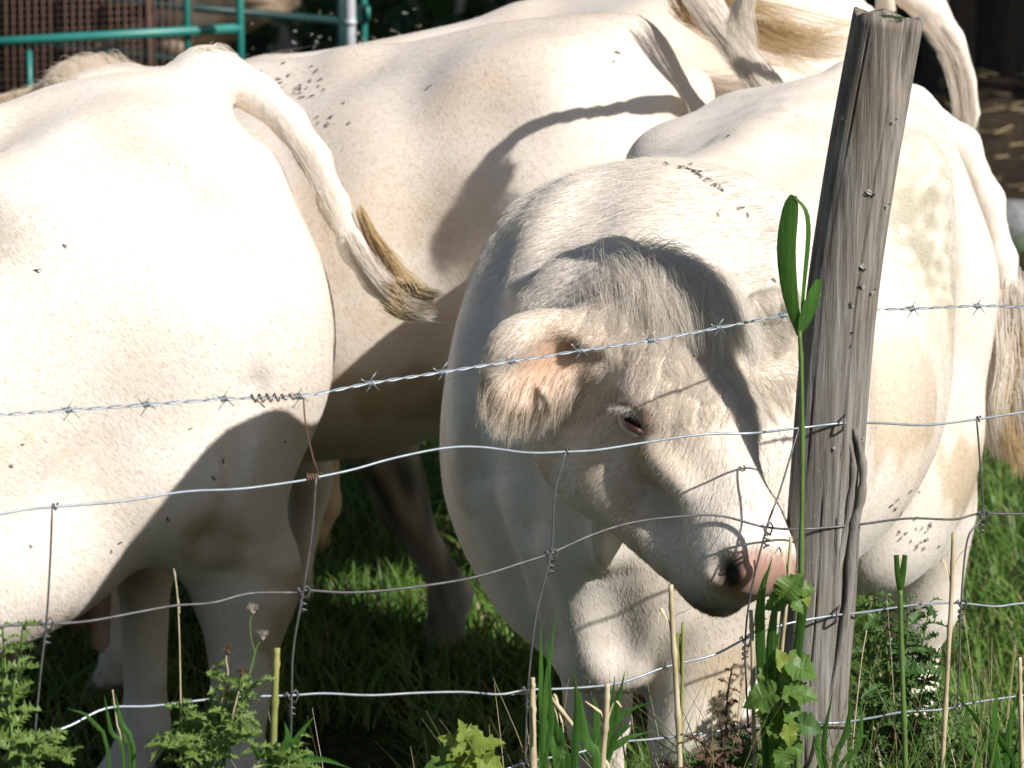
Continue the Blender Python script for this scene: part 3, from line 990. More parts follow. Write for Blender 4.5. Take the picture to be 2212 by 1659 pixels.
def poll_flow(p, nn):
    q = (p - hO) @ Bm
    d = np.stack([np.full(len(q), .55), q[:, 1] * 5, np.full(len(q), .5)], 1)
    return unit(d) @ Bm.T
groom('poll_tuft', H, poll, 15000, .085, poll_flow, HM_CURL, lift=.85, droop=.50, wave=.010, freq=.7, clump=.74, csize=.022, rad=.00026, K=9, jitter=.30)
for eb, dd, sgn in ((er, Vector((-.86, -.34, -.33)), 1), (el, Vector((.75, .50, .30)), -1)):
    dl = H.LD(dd)
    q = (H.v - eb)
    al = q @ dl
    near = np.linalg.norm(q - al[:, None] * dl, axis=1)
    ew = ((al > .02) & (al < .24) & (near < .12)).astype(float)
    def ear_flow(p, nn, dl=dl):
        dn = H.LD(Vector((0, 0, -1)))
        return np.tile(dl * .75 + dn * .8, (len(p), 1))
    ins = sm(-.1, .3, (H.n @ np.array((.10, -.80, -.55)))) * (al > .05) * (near < .07)
    groom('ear_hair', H, ew * (1 - .85 * ins), 9000, .013, lambda p, nn, dl=dl: np.tile(dl + H.LD(Vector((0, 0, -1))) * .35, (len(p), 1)), HM_COAT, lift=.16, droop=.15, wave=.001, freq=.6, clump=.4, csize=.010, rad=.00024, K=4, jitter=.18)
    dn = H.LD(Vector((0, 0, -1)))
    low = ew * sm(.035, .065, q @ dn) * (al > .05)
    if low.sum() > 3:
        groom('ear_fringe', H, low, 1300, .038, ear_flow, HM_COAT, lift=.10, droop=.75, wave=.006, freq=.6, clump=.65, csize=.018, rad=.00036, K=6, jitter=.22)
n, K = 300, 5
idx = RNG.uniform(0, .62, n) * (len(UP_RIM) - 1)
up_ = np.array([tuple(H.I @ q) for q in UP_RIM])
root = np.array([up_[int(q)] * (1 - q % 1) + up_[min(int(q) + 1, len(up_) - 1)] * (q % 1) for q in idx])
fr_ = (idx / (len(UP_RIM) - 1) / .62)[:, None]
dirw = np.array([[-.85, -.35, -.15]]) * (1 - fr_) + np.array([[-.15, -.55, -.75]]) * fr_
out = unit(unit(dirw) @ np.array(H.I.to_3x3()).T * H.s + RNG.normal(0, .16, (n, 3)))
dn_ = H.LD(Vector((0, 0, -1)))
Lh = .024 * RNG.uniform(.55, 1.15, (n, 1)) * (1 - .45 * fr_)
pos = np.zeros((n, K, 3))
for k in range(K):
    s_ = k / (K - 1)
    pos[:, k] = root + Lh * (s_ * out + .22 * s_ * s_ * dn_)
curves_obj('eyelashes', pos, .00032, HM_LASH, H.o)

# --- necks: shaggy coat and mane of B
w, px, py = in_view(B)
neckw = w * sm(.50, .66, B.v[:, 0]) * (B.v[:, 2] > .75)
def neck_flow(p, nn):
    d = np.zeros_like(p); d[:, 0] = -.25; d[:, 2] = -1
    return d
groom('neck_coat', B, neckw, 22000, .055, neck_flow, HM_TAN, lift=.22, droop=.1, wave=.006, freq=1.3, clump=.75, csize=.022, rad=.00042, K=7, jitter=.15)
crest = w * sm(.45, .62, B.v[:, 0]) * sm(.72, .94, B.n[:, 2])
def crest_flow(p, nn):
    d = np.zeros_like(p); d[:, 0] = .6; d[:, 2] = .5; d[:, 1] = .2
    return d
groom('mane', B, crest, 6000, .040, crest_flow, HM_TAN, lift=.8, wave=.006, freq=.7, clump=.75, csize=.022, rad=.00045, K=6, jitter=.3)
# --- H's crest between withers and poll, longer coat along the edges
crest = w * 0
w, px, py = in_view(H)
cw = w * (~H.headw) * sm(.40, .55, H.v[:, 0]) * sm(.25, .7, H.n[:, 2])
def hcrest(p, nn):
    d = np.zeros_like(p); d[:, 0] = .5; d[:, 1] = -.6; d[:, 2] = -.1
    return d
groom('neck_coat', H, cw, 12000, .019, hcrest, HM_COAT, lift=.22, wave=.002, freq=.8, clump=.4, csize=.014, rad=.00028, K=4, jitter=.2)

# --- tails
def switch(name, cow, path, n, spread, mat, wave=.008, rad=.0005, K=9, start=(0, .35), ragged=.45):
    """long hairs that follow a path given in the place's own space"""
    pts = np.array([tuple(q) for q in crv(path, 60)])
    I = np.array(cow.I.to_3x3()); T = np.array(cow.I.translation)
    pts = pts @ I.T + T
    m = len(pts)
    t0 = RNG.uniform(start[0], start[1], n)
    t1 = np.clip(t0 + (1 - t0) * (1 - ragged * RNG.random(n) ** 1.5), 0, 1)
    nc = max(6, n // 90)
    cl = RNG.integers(0, nc, n)
    coff = RNG.normal(0, 1, (nc, 3)); cph = RNG.uniform(0, 6.28, nc); cb = RNG.normal(0, 1, (nc, 3))
    off = RNG.normal(0, .3, (n, 3))
    pos = np.zeros((n, K, 3))
    for k in range(K):
        t = t0 + (t1 - t0) * k / (K - 1)
        x = t * (m - 1); i = np.minimum(x.astype(int), m - 2); fr = (x - i)[:, None]
        c = pts[i] * (1 - fr) + pts[i + 1] * fr
        s_ = spread[0] + (spread[1] - spread[0]) * t
        pos[:, k] = c + (coff[cl] * .75 + off) * s_[:, None] + cb[cl] * (wave * t * np.sin(7 * t + cph[cl]))[:, None]
    return curves_obj(name, pos, rad, mat, cow.o)
W = lambda cow, L: [cow.M @ Vector(q) for q in L]
switch('tail_hair', A, [P(735, 470, 7.64), P(785, 560, 7.60), P(835, 625, 7.58), P(880, 655, 7.56), P(915, 665, 7.55)], 3000, (.012, .017), HM_COAT, wave=.003, ragged=.35, start=(.1, .7), rad=.0003)
switch('tail_tip', A, [P(850, 630, 7.57), P(880, 655, 7.56), P(922, 660, 7.55)], 2500, (.020, .014), HM_DARK, wave=.003, ragged=.3, start=(0, .5))
switch('tail_hair', A, [P(775, 440, 7.66), P(800, 500, 7.65), P(840, 560, 7.62), P(870, 600, 7.60), P(905, 655, 7.57)], 330, (.004, .022), HM_STRAW, wave=.010, ragged=.5, start=(0, .6), rad=.0004)
switch('tail_hair', A, [P(610, 265, 7.69), P(660, 340, 7.66), P(700, 420, 7.64), P(740, 500, 7.62)], 500, (.020, .018), HM_COAT, wave=.002, start=(0, .85), ragged=.85, rad=.0003)
HW = [P(2180, 620, 7.95), P(2188, 720, 7.93), P(2194, 800, 7.91), P(2185, 880, 7.88), P(2200, 960, 7.88)]
switch('tail_hair', H, HW, 7000, (.024, .034), HM_COAT, wave=.010, start=(0, .6), ragged=.4)
switch('tail_hair', H, HW[1:] + [P(2205, 985, 7.88)], 3500, (.020, .034), HM_STRAW, wave=.014, start=(0, .5), ragged=.4)
switch('tail_hair', B, [P(1478, -40, 8.5), P(1500, 5, 8.5), P(1560, 45, 8.5), P(1650, 62, 8.5), P(1760, 85, 8.5), P(1850, 92, 8.5)], 1500, (.020, .034), HM_STRAW, wave=.030, start=(0, .25), ragged=.75, rad=.0004)
switch('tail_hair', B, [P(1490, -40, 8.17), P(1540, 35, 8.13), P(1590, 100, 8.10), P(1650, 180, 8.08), P(1700, 250, 8.07)], 1300, (.014, .014), HM_COAT, wave=.003, start=(0, .88), ragged=.88, rad=.0003)
BW = W(B, BT[-7:]); BW += [BW[-1] + Vector((-.03, 0, -.06)), BW[-1] + Vector((-.02, 0.02, -.14))]
switch('tail_hair', B, BW, 1100, (.008, .016), HM_COAT, wave=.010, start=(.3, .8), ragged=.5, rad=.0004)
switch('tail_hair', D, [P(1990, 10, 9.0), P(2060, 110, 8.98), P(2085, 200, 8.96), P(2090, 290, 8.95)], 900, (.020, .014), HM_COAT, wave=.003, start=(0, .85), ragged=.8, rad=.0003)
switch('tail_tuft', A, [P(405, 160, 7.78), P(425, 140, 7.78), P(445, 130, 7.79), P(475, 150, 7.8)], 1200, (.014, .014), HM_COAT, wave=.006, start=(0, .7), ragged=.7)
# ------------------------------------------------------------------ ground and grass
FENCE0 = 5.83
def fence_d(px): return FENCE0 / (1 - .75 * (px - 1106) / F_PX)
def FP(px, py, off=0.0): return P(px, py, fence_d(px) + off)

def hnoise(x, y, s, seed=0):
    r = np.zeros_like(np.asarray(x, float))
    g = np.random.default_rng(seed)
    for _ in range(7):
        a, f, p = g.uniform(0, 6.28), s * g.uniform(.6, 1.9), g.uniform(0, 6.28)
        r = r + np.sin((x * math.cos(a) + y * math.sin(a)) * f + p)
    return r / 7
def ground_z(x, y):
    x, y = np.asarray(x, float), np.asarray(y, float)
    t = y - (FENCE0 + .75 * x)
    z = .24 * np.exp(-np.clip(t, 0, 9) ** 2 / (2 * .30 ** 2)) * (t > 0) + .24 * (t <= 0)
    z = z - .14 * np.exp(-((x + .9) ** 2 + (y - 7.5) ** 2) / (2 * .55 ** 2))
    z = z + .035 * hnoise(x, y, 3.0, 3) * sm(7.6, 8.4, y) + .010 * hnoise(x, y, 14, 4)
    z = z + .28 * np.exp(-((x - 2.2) / .9) ** 2 - ((y - 16.8) / 1.1) ** 2) + .10 * hnoise(x, y, 5, 5) * sm(14.5, 16, y) * sm(20, 17, y)
    return z
xs = np.unique(np.concatenate([np.linspace(-90, -5, 18), np.arange(-5, 5.01, .08), np.linspace(5, 90, 18)]))
ys = np.unique(np.concatenate([np.linspace(-30, 3.5, 12), np.arange(3.5, 20, .08), np.linspace(20, 160, 40)]))
gx, gy = np.meshgrid(xs, ys, indexing='ij')
gv = np.stack([gx, gy, ground_z(gx, gy)], -1).reshape(-1, 3)
ii, jj = np.meshgrid(np.arange(len(xs) - 1), np.arange(len(ys) - 1), indexing='ij')
a = (ii * len(ys) + jj).ravel()
gf = np.stack([a, a + len(ys), a + len(ys) + 1, a + 1], 1)
def ground_mat():
    m, nt, b = new_mat('pasture_soil')
    v = mapping(nt, (1, 1, 1))
    sep = nt.nodes.new('ShaderNodeSeparateXYZ'); nt.links.new(v, sep.inputs[0])
    n1, n2 = noise(nt, v, 7, 6, .65), noise(nt, v, 40, 5, .7)
    turf = ramp(nt, n2, [(.3, (.018, .016, .008)), (.48, (.030, .042, .012)), (.62, (.050, .075, .018)), (.75, (.10, .095, .045))])
    litter = ramp(nt, noise(nt, mapping(nt, (1, 3, 1), (0, 0, .6)), 28, 6, .75), [(.3, (.016, .011, .008)), (.5, (.045, .032, .022)), (.66, (.10, .072, .045)), (.78, (.24, .18, .10))])
    ad = node(nt, 'ShaderNodeMath', operation='ADD'); nt.links.new(sep.outputs[1], ad.inputs[0])
    mu = node(nt, 'ShaderNodeMath', operation='MULTIPLY_ADD'); nt.links.new(n1, mu.inputs[0]); mu.inputs[1].default_value = 5; mu.inputs[2].default_value = -2.5
    nt.links.new(mu.outputs[0], ad.inputs[1])
    mr = node(nt, 'ShaderNodeMapRange'); mr.inputs[1].default_value = 12.2; mr.inputs[2].default_value = 14.2
    nt.links.new(ad.outputs[0], mr.inputs[0])
    nt.links.new(mix(nt, mr.outputs[0], turf, litter), b.inputs['Base Color'])
    b.inputs['Roughness'].default_value = .95
    b.inputs['Specular IOR Level'].default_value = .1
    bump(nt, n2, .9, .03, b)
    return m
tag(mesh_obj('ground', gv, gf, ground_mat()), kind='structure')

def leaf_mat(name, cols, trans=.4, scale=9, rough=.45):
    m = simple_mat(name, cols, scale=scale, rough=rough, trans=trans, spec=.35)
    return m
def blades_mat(name, lo, hi, dry, trans=.4):
    m, nt, b = new_mat(name)
    at = node(nt, 'ShaderNodeAttribute', attribute_name='shade')
    c = ramp(nt, at.outputs['Fac'], [(0, lo), (.55, hi), (.86, hi), (.93, dry), (1, dry)])
    nt.links.new(c, b.inputs['Base Color'])
    b.inputs['Roughness'].default_value = .45
    b.inputs['Specular IOR Level'].default_value = .35
    t = nt.nodes.new('ShaderNodeBsdfTranslucent'); nt.links.new(c, t.inputs[0])
    ms = nt.nodes.new('ShaderNodeMixShader'); ms.inputs[0].default_value = trans
    nt.links.new(b.outputs[0], ms.inputs[1]); nt.links.new(t.outputs[0], ms.inputs[2])
    nt.links.new(ms.outputs[0], nt.nodes['Material Output'].inputs[0])
    return m
def blades(name, base, h, w, lean, mat, K=4, kind='stuff', droop=.6, parent=None):
    """grass: base (n,3) spots, h heights, w half widths, lean how far the tips lean"""
    n = len(base)
    az = RNG.uniform(0, 6.28, n)
    d = np.stack([np.cos(az), np.sin(az), np.zeros(n)], 1)
    sd = np.stack([-np.sin(az + RNG.normal(0, .6, n)), np.cos(az), np.zeros(n)], 1)
    V = np.zeros((n, K * 2, 3))
    for k in range(K):
        t = k / (K - 1)
        c = base + d * (lean * h * t ** 1.7)[:, None] + np.array([0, 0, 1]) * (h * (t - droop * lean * .5 * t * t))[:, None]
        ww = (w * (1 - t ** 1.6) + .0003)[:, None]
        V[:, 2 * k] = c - sd * ww; V[:, 2 * k + 1] = c + sd * ww
    off = (np.arange(n) * K * 2)[:, None]
    F = np.concatenate([off + np.array([2 * k, 2 * k + 1, 2 * k + 3, 2 * k + 2]) for k in range(K - 1)])
    o = mesh_obj(name, V.reshape(-1, 3), F, mat, parent, smooth=False)
    a = o.data.attributes.new('shade', 'FLOAT', 'POINT')
    a.data.foreach_set('value', np.repeat(RNG.random(n), K * 2).astype(np.float32))
    if kind: o['kind'] = kind
    return o
M_GRASS = blades_mat('grass_blade', (.055, .12, .022), (.16, .29, .055), (.36, .31, .15))
def scatter(n, x0, x1, y0, y1, clump=.5, cs=.18):
    x, y = RNG.uniform(x0, x1, n), RNG.uniform(y0, y1, n)
    k = int(n * clump)
    m = max(1, k // 30)
    cx, cy = RNG.uniform(x0, x1, m), RNG.uniform(y0, y1, m)
    q = RNG.integers(0, m, k)
    x[:k] = cx[q] + RNG.normal(0, cs * .4, k); y[:k] = cy[q] + RNG.normal(0, cs * .4, k)
    return x, y
x, y = scatter(42000, -1.3, 1.7, 7.7, 12.0)
keep = hnoise(x, y, 4, 9) > -.28
x, y = x[keep], y[keep]
n = len(x)
blades('grass', np.stack([x, y, ground_z(x, y)], 1), RNG.uniform(.03, .13, n), RNG.uniform(.0016, .004, n), RNG.uniform(.3, 1.3, n), M_GRASS)
x, y = scatter(9000, -2.2, 2.6, 11.5, 15.0)
n = len(x)
blades('grass', np.stack([x, y, ground_z(x, y)], 1), RNG.uniform(.04, .12, n), RNG.uniform(.003, .005, n), RNG.uniform(.3, 1.2, n), M_GRASS, K=3)
# straw lying on the dung heap at the edge of the wood
M_STRAW = simple_mat('straw', [(.30, .23, .12), (.45, .36, .2)], scale=30, rough=.7)
sw = MB()
for _ in range(420):
    x_, y_ = random.uniform(.9, 2.6), random.uniform(14.6, 18.5)
    z_ = float(ground_z(x_, y_)) + .012
    a_, l_2 = random.uniform(0, 6.28), random.uniform(.05, .2)
    dv = Vector((math.cos(a_), math.sin(a_), random.uniform(-.1, .25))) * l_2
    sw.tube([(x_, y_, z_), Vector((x_, y_, z_)) + dv], .0035, 3, cap=False)
tag(sw.build('straw', M_STRAW), kind='stuff')

# ------------------------------------------------------------------ wood behind: trees, shade, log, rock
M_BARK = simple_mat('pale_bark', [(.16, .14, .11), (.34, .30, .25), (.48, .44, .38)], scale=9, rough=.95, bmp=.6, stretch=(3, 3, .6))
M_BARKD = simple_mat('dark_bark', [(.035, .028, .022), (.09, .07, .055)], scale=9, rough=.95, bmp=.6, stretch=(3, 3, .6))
M_LEAF = leaf_mat('tree_leaf', [(.025, .055, .012), (.05, .10, .02)], trans=.3)
def leaf_cloud(n, c, r, size, mat, name, parent=None, hollow=.3):
    d = RNG.normal(0, 1, (n, 3)); d /= np.linalg.norm(d, axis=1)[:, None]
    rad = (hollow + (1 - hollow) * RNG.random(n)) ** .6
    p = np.array(c) + d * np.array(r) * rad[:, None]
    u = RNG.normal(0, 1, (n, 3)); u /= np.linalg.norm(u, axis=1)[:, None]
    w = np.cross(u, RNG.normal(0, 1, (n, 3))); w /= np.linalg.norm(w, axis=1)[:, None]
    s = (size * RNG.uniform(.6, 1.3, n))[:, None]
    V = np.stack([p - u * s, p - w * s * .5, p + u * s, p + w * s * .5], 1).reshape(-1, 3)
    F = np.arange(n * 4).reshape(-1, 4)
    return mesh_obj(name, V, F, mat, parent, smooth=False)
def tree(px, d, r, lean, mat, label, h=6.5, crown=2.2, lobes=5):
    b = P(px, 200, d); b.z = float(ground_z(b.x, b.y)) - .05
    t = empty('tree', b, label, 'tree', 'trees at the edge of the wood')
    pts = [(0, 0, 0), (lean * .05, 0, .25), (lean * .5, .05, h * .35), (lean, 0, h * .75), (lean * 1.2, .1, h)]
    pp = crv(pts, 20)
    m = MB(); m.tube(pp, [r * (1.5 if i == 0 else 1.15 if i < 3 else 1 - .6 * i / len(pp)) for i in range(len(pp))], 12)
    m.build('trunk', mat, t)
    lm = MB()
    cl = []
    for q in range(lobes):
        lm = MB()
        a_ = 6.28 * q / lobes + random.random()
        o_ = pp[int(len(pp) * random.uniform(.5, .95))]
        e = o_ + Vector((math.cos(a_) * crown * .7, math.sin(a_) * crown * .7, random.uniform(.4, 1.4)))
        lm.tube(crv([o_, (o_ + e) / 2 + Vector((0, 0, -.15)), e], 6), list(np.linspace(r * .35, r * .1, 7)), 5)
        cl.append(e)
        lm.build('limb', mat, t)
    vs_, fs_ = [], []
    for e in cl:
        o = leaf_cloud(420, tuple(e), (crown * .55, crown * .55, crown * .4), .13, M_LEAF, 'tmp')
        n0 = sum(len(v) for v in vs_)
        vv = np.array([v.co for v in o.data.vertices]); vs_.append(vv); fs_.append(np.arange(len(vv)).reshape(-1, 4) + n0)
        me = o.data; bpy.data.objects.remove(o); bpy.data.meshes.remove(me)
    mesh_obj('crown', np.concatenate(vs_), np.concatenate(fs_), M_LEAF, t, smooth=False)
tree(612, 20.0, .088, .3, M_BARK, 'pale barked tree standing between the green gate and the white pole')
tree(1085, 21.0, .085, -.3, M_BARK, 'grey tree trunk rising behind the backs of the far cows')
tree(985, 20.0, .026, .25, M_BARK, 'thin bare sapling leaning right between white pole and grey trunk', h=4, crown=1.2, lobes=3)
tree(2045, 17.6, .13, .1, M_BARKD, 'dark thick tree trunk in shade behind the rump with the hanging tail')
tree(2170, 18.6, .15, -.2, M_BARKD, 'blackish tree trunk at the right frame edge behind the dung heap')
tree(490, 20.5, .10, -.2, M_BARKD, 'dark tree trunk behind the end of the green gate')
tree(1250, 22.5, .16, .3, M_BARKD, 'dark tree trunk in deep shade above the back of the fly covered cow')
can = []
for (cx, cy, cz) in ((6.3, 13.4, 5.6), (2.2, 14.6, 5.4), (5.0, 16.2, 6.0), (7.8, 15.5, 6.0), (.4, 17.4, 6.0), (3.0, 18.4, 6.5), (6.6, 19.5, 6.5), (9.6, 18.0, 6.5), (1.2, 21, 7), (4.6, 22.5, 7), (8.2, 23, 7), (-2.2, 19.6, 6.5), (11, 21.5, 7), (9, 13.5, 5.5)):
    o = leaf_cloud(1500, (cx, cy, cz), (1.9, 1.9, 1.3), .20, M_LEAF, 'tmp', hollow=.15)
    can.append(np.array([v.co for v in o.data.vertices])); me = o.data; bpy.data.objects.remove(o); bpy.data.meshes.remove(me)
can = np.concatenate(can)
tag(mesh_obj('canopy_foliage', can, np.arange(len(can)).reshape(-1, 4), M_LEAF, None, smooth=False), kind='stuff')
# undergrowth on the floor of the wood
ug = []
for _ in range(46):
    px_, d_ = random.uniform(500, 2260), random.uniform(18.5, 24)
    b = P(px_, 100, d_)
    o = leaf_cloud(90, (b.x, b.y, random.uniform(.05, .3)), (.35, .3, .22), .045, M_LEAF, 'tmp', hollow=.1)
    ug.append(np.array([v.co for v in o.data.vertices])); me = o.data; bpy.data.objects.remove(o); bpy.data.meshes.remove(me)
ug = np.concatenate(ug)
tag(mesh_obj('undergrowth', ug, np.arange(len(ug)).reshape(-1, 4), M_LEAF, None, smooth=False), kind='stuff')
far = leaf_cloud(9000, (0, 34, 3.2), (26, 4, 3.6), .55, M_LEAF, 'woods', hollow=.1)
tag(far, kind='stuff')
M_LOG = simple_mat('log_bark', [(.10, .07, .045), (.28, .21, .14), (.36, .29, .20)], scale=7, rough=.9, bmp=.8)
lg = empty('log', P(380, 90, 15.6), 'brown fallen log leaning behind the rusty mesh panel and green gate', 'log')
m = MB()
pl = crv([P(180, 175, 15.9), P(300, 125, 15.7), (P(420, 55, 15.4)), P(600, -40, 15.2)], 14)
m.tube([p - lg.location for p in pl], [.10, .105, .11, .115, .12, .12, .12, .12, .12, .12, .12, .12, .12][:len(pl)] + [.12] * max(0, len(pl) - 13), 14)
for k, v in enumerate(m.v): m.v[k] = v + Vector((math.sin(k * 2.3), math.sin(k * 1.7), math.cos(k * 2.9))) * .012
m.build('trunk', M_LOG, lg)
m = MB(); m.tube([q - lg.location for q in crv([P(330, 100, 15.5), P(390, 115, 15.3), P(470, 165, 15.2)], 8)], [.06, .055, .05, .05, .045, .04, .04, .04, .04][:9], 9); m.build('limb', M_LOG, lg)
M_ROCK = simple_mat('grey_rock', [(.09, .09, .09), (.18, .18, .18), (.27, .265, .26)], scale=22, rough=.9, bmp=.6)
def rock(c, r, label, seed):
    g = np.random.default_rng(seed)
    o = ball('rock', (0, 0, 0), r, M_ROCK, None, 20)
    co = np.array([v.co for v in o.data.vertices])
    co *= (1 + .13 * hnoise(co[:, 0] + co[:, 2] * .7, co[:, 1] - co[:, 2], 14, seed))[:, None]
    o.data.vertices.foreach_set('co', co.astype(np.float32).ravel())
    o.location = c
    tag(o, label, 'rock')
c = P(2198, 500, 14.5); rock((c.x, c.y, float(ground_z(c.x, c.y)) + .06), (.14, .12, .11), 'pale grey rock lying beside the tail of the cow at the post', 1)

# ------------------------------------------------------------------ green gate, rusty mesh, poles
M_GREEN = simple_mat('green_paint', [(.018, .16, .135), (.026, .20, .165)], scale=12, rough=.4, spec=.5)
M_RUST = simple_mat('rusty_wire', [(.055, .030, .022), (.12, .07, .05), (.085, .05, .04)], scale=40, rough=.9)
M_GALV = simple_mat('galvanised_pole', [(.42, .44, .46), (.58, .60, .62)], scale=16, rough=.5, metallic=.2)
M_SHADEBAR = simple_mat('shaded_green_bar', [(.008, .03, .028), (.012, .045, .04)], scale=12, rough=.4)  # rear gate's green with its shade put into the colour; latch box shares it
gd = 12.6
g = empty('gate', Vector((P(400, 60, gd).x, gd, 0)), 'teal green tubular gate at the upper left with a long sunlit rail', 'gate')
def bar(name, a, b, r, mat, parent, n=10):
    m = MB(); m.tube([Vector(a) - parent.location, Vector(b) - parent.location], r, n); return m.build(name, mat, parent)
bar('rail', P(-260, 104, gd), P(524, 60, gd), .014, M_GREEN, g)
bar('rail', P(-260, 320, gd), P(524, 290, gd), .014, M_GREEN, g)
bar('upright', P(523, 300, gd), P(513, -260, gd), .0125, M_GREEN, g)
bar('upright', P(409, 300, gd + .02), P(401, -260, gd + .02), .0105, M_GREEN, g)
bar('upright', P(67, 300, gd + .02), P(63, 106, gd + .02), .0085, M_GREEN, g)
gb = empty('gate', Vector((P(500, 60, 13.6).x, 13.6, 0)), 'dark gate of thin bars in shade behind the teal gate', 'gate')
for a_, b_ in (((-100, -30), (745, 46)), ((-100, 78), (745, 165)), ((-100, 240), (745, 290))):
    bar('rail', P(*a_, 13.6), P(*b_, 13.6), .013, M_SHADEBAR, gb)
bar('upright', P(735, 330, 13.6), P(735, -200, 13.6), .013, M_SHADEBAR, gb)
md = 13.0
mp = empty('mesh_panel', Vector((P(160, 60, md).x, md, 0)), 'rusty brown square wire mesh panel behind the teal gate rail', 'mesh panel')
for k in range(-6, 20):
    x_ = 319 - k * 16.1
    if x_ < -80: continue
    bar('vertical_wire', P(x_ + 2.5, 300, md), P(x_ - 3, -130, md), .0038, M_RUST, mp, 5)
for k in range(28):
    y_ = -120 + k * 15.2
    bar('horizontal_wire', P(-80, y_ + 8, md + .008), P(322, y_ - 8, md + .008), .0032, M_RUST, mp, 5)
bar('edge_post', P(327, 300, md), P(316, -160, md), .0105, M_RUST, mp)
pw = empty('pole', Vector((P(757, 60, 12.2).x, 12.2, 0)), 'white galvanised steel pole standing beside the green latch post', 'pole')
bar('tube', P(760, 420, 12.2), P(752, -400, 12.2), .0165, M_GALV, pw)
bar('collar', P(757, 52, 12.195), P(757, 44, 12.195), .0185, M_GALV, pw)
lp = empty('latch_post', Vector((P(787, 60, 12.3).x, 12.3, 0)), 'teal green latch post with a small bracket beside the white pole', 'latch post')
bar('tube', P(789, 420, 12.3), P(783, -400, 12.3), .0105, M_GREEN, lp)
m = MB(); m.box(P(783, 27, 12.28) - lp.location, (.022, 0, 0), (0, .014, 0), (0, 0, .024)); m.build('latch_box', M_SHADEBAR, lp, smooth=False)
bar('latch_pin', P(795, 40, 12.26), P(794, 14, 12.26), .0075, M_GREEN, lp)

# ------------------------------------------------------------------ fence post
def wood_mat():
    m, nt, b = new_mat('weathered_wood')
    v = mapping(nt, (26, 26, 1.1))
    v2 = mapping(nt, (1, 1, 1))
    g1 = noise(nt, v, 3.2, 7, .68, .3)
    g2 = noise(nt, v2, 5, 4, .6)
    lich = noise(nt, v2, 130, 3, .6)
    c = ramp(nt, g1, [(.26, (.055, .048, .041)), (.40, (.15, .137, .120)), (.55, (.235, .222, .202)), (.70, (.34, .328, .305))])
    warm = ramp(nt, g2, [(.35, (1.0, .90, .78)), (.6, (1, 1, 1))])
    c = mix(nt, 1.0, c, warm, 'MULTIPLY')
    lm = ramp(nt, lich, [(.66, (0, 0, 0)), (.72, (1, 1, 1))])
    lm2 = ramp(nt, g2, [(.5, (0, 0, 0)), (.62, (1, 1, 1))])
    c = mix(nt, mix(nt, 1.0, lm, lm2, 'MULTIPLY'), c, (.34, .40, .36))
    nt.links.new(c, b.inputs['Base Color'])
    b.inputs['Roughness'].default_value = .85
    b.inputs['Specular IOR Level'].default_value = .2
    bump(nt, g1, .8, .006, b)
    return m
M_WOOD = wood_mat()
PD = 6.20
axis = crv([P(1745, 2050, PD), P(1748, 1700, PD), P(1752, 1500, PD), P(1768, 1300, PD), P(1782, 1060, PD), P(1812, 700, PD), P(1855, 400, PD), P(1922, 34, PD)], 112)
NS = 168
ax = np.array([tuple(p) for p in axis]); NR = len(ax)
base0 = Vector(ax[0])
po = empty('fence_post', base0, 'weathered grey round wooden fence post leaning right with cracked mossy top', 'fence post')
th = np.linspace(0, 2 * np.pi, NS, endpoint=False)
hh = np.linspace(0, 1, NR)
TH, HH = np.meshgrid(th, hh)
rad = .0535 + .004 * (1 - HH) + .0012 * np.sin(3 * TH + 5 * HH) + .0016 * hnoise(TH * 3, HH * 6, 1.6, 21) + .0007 * hnoise(TH * 20, HH * 5, 1.2, 22)
def crack(c, w, dep, h0, h1, wob=.02, seed=0):
    global rad
    cc = c + wob * hnoise(HH * 9, HH * 0, 2.0, seed)
    dth = np.angle(np.exp(1j * (TH - cc)))
    rad = rad - dep * np.exp(-(dth / w) ** 2) * sm(h0, h0 + .05, HH) * sm(h1 + .02, h1, HH)
# angles: -90 deg faces the camera, 180 its left side
crack(R(-127), .009, .006, .30, .97, .05, 1)
crack(R(-72), .018, .009, .45, .92, .06, 2)
crack(R(-50), .020, .010, .2, .9, .05, 3)
crack(R(-160), .015, .006, .3, .8, .05, 4)
crack(R(-100), .012, .005, .1, .6, .05, 5)
for c_, w_, d_ in ((-66, .07, .010), (-57, .06, .012)):
    crack(R(c_), w_, d_, .925, 1.2, .01, 6)
dl_ = np.angle(np.exp(1j * (TH - R(-30))))
rad = rad - .016 * np.exp(-(dl_ / .34) ** 2) * sm(.52, .44, HH) * (.6 + .4 * np.sin(TH * 38 + 4 * HH))
T = np.gradient(ax, axis=0); T /= np.linalg.norm(T, axis=1)[:, None]
X_ = np.array([1., 0, 0]) - T * T[:, :1]; X_ /= np.linalg.norm(X_, axis=1)[:, None]
Y_ = np.cross(T, X_)
V = ax[:, None, :] + rad[..., None] * (np.cos(TH)[..., None] * X_[:, None] + np.sin(TH)[..., None] * Y_[:, None])
V[-1] += (T[-1][None] * (.004 * np.sin(5 * th) + .003 * hnoise(th * 7, th * 0, 1.5, 30))[:, None])
V = V - np.array(base0)
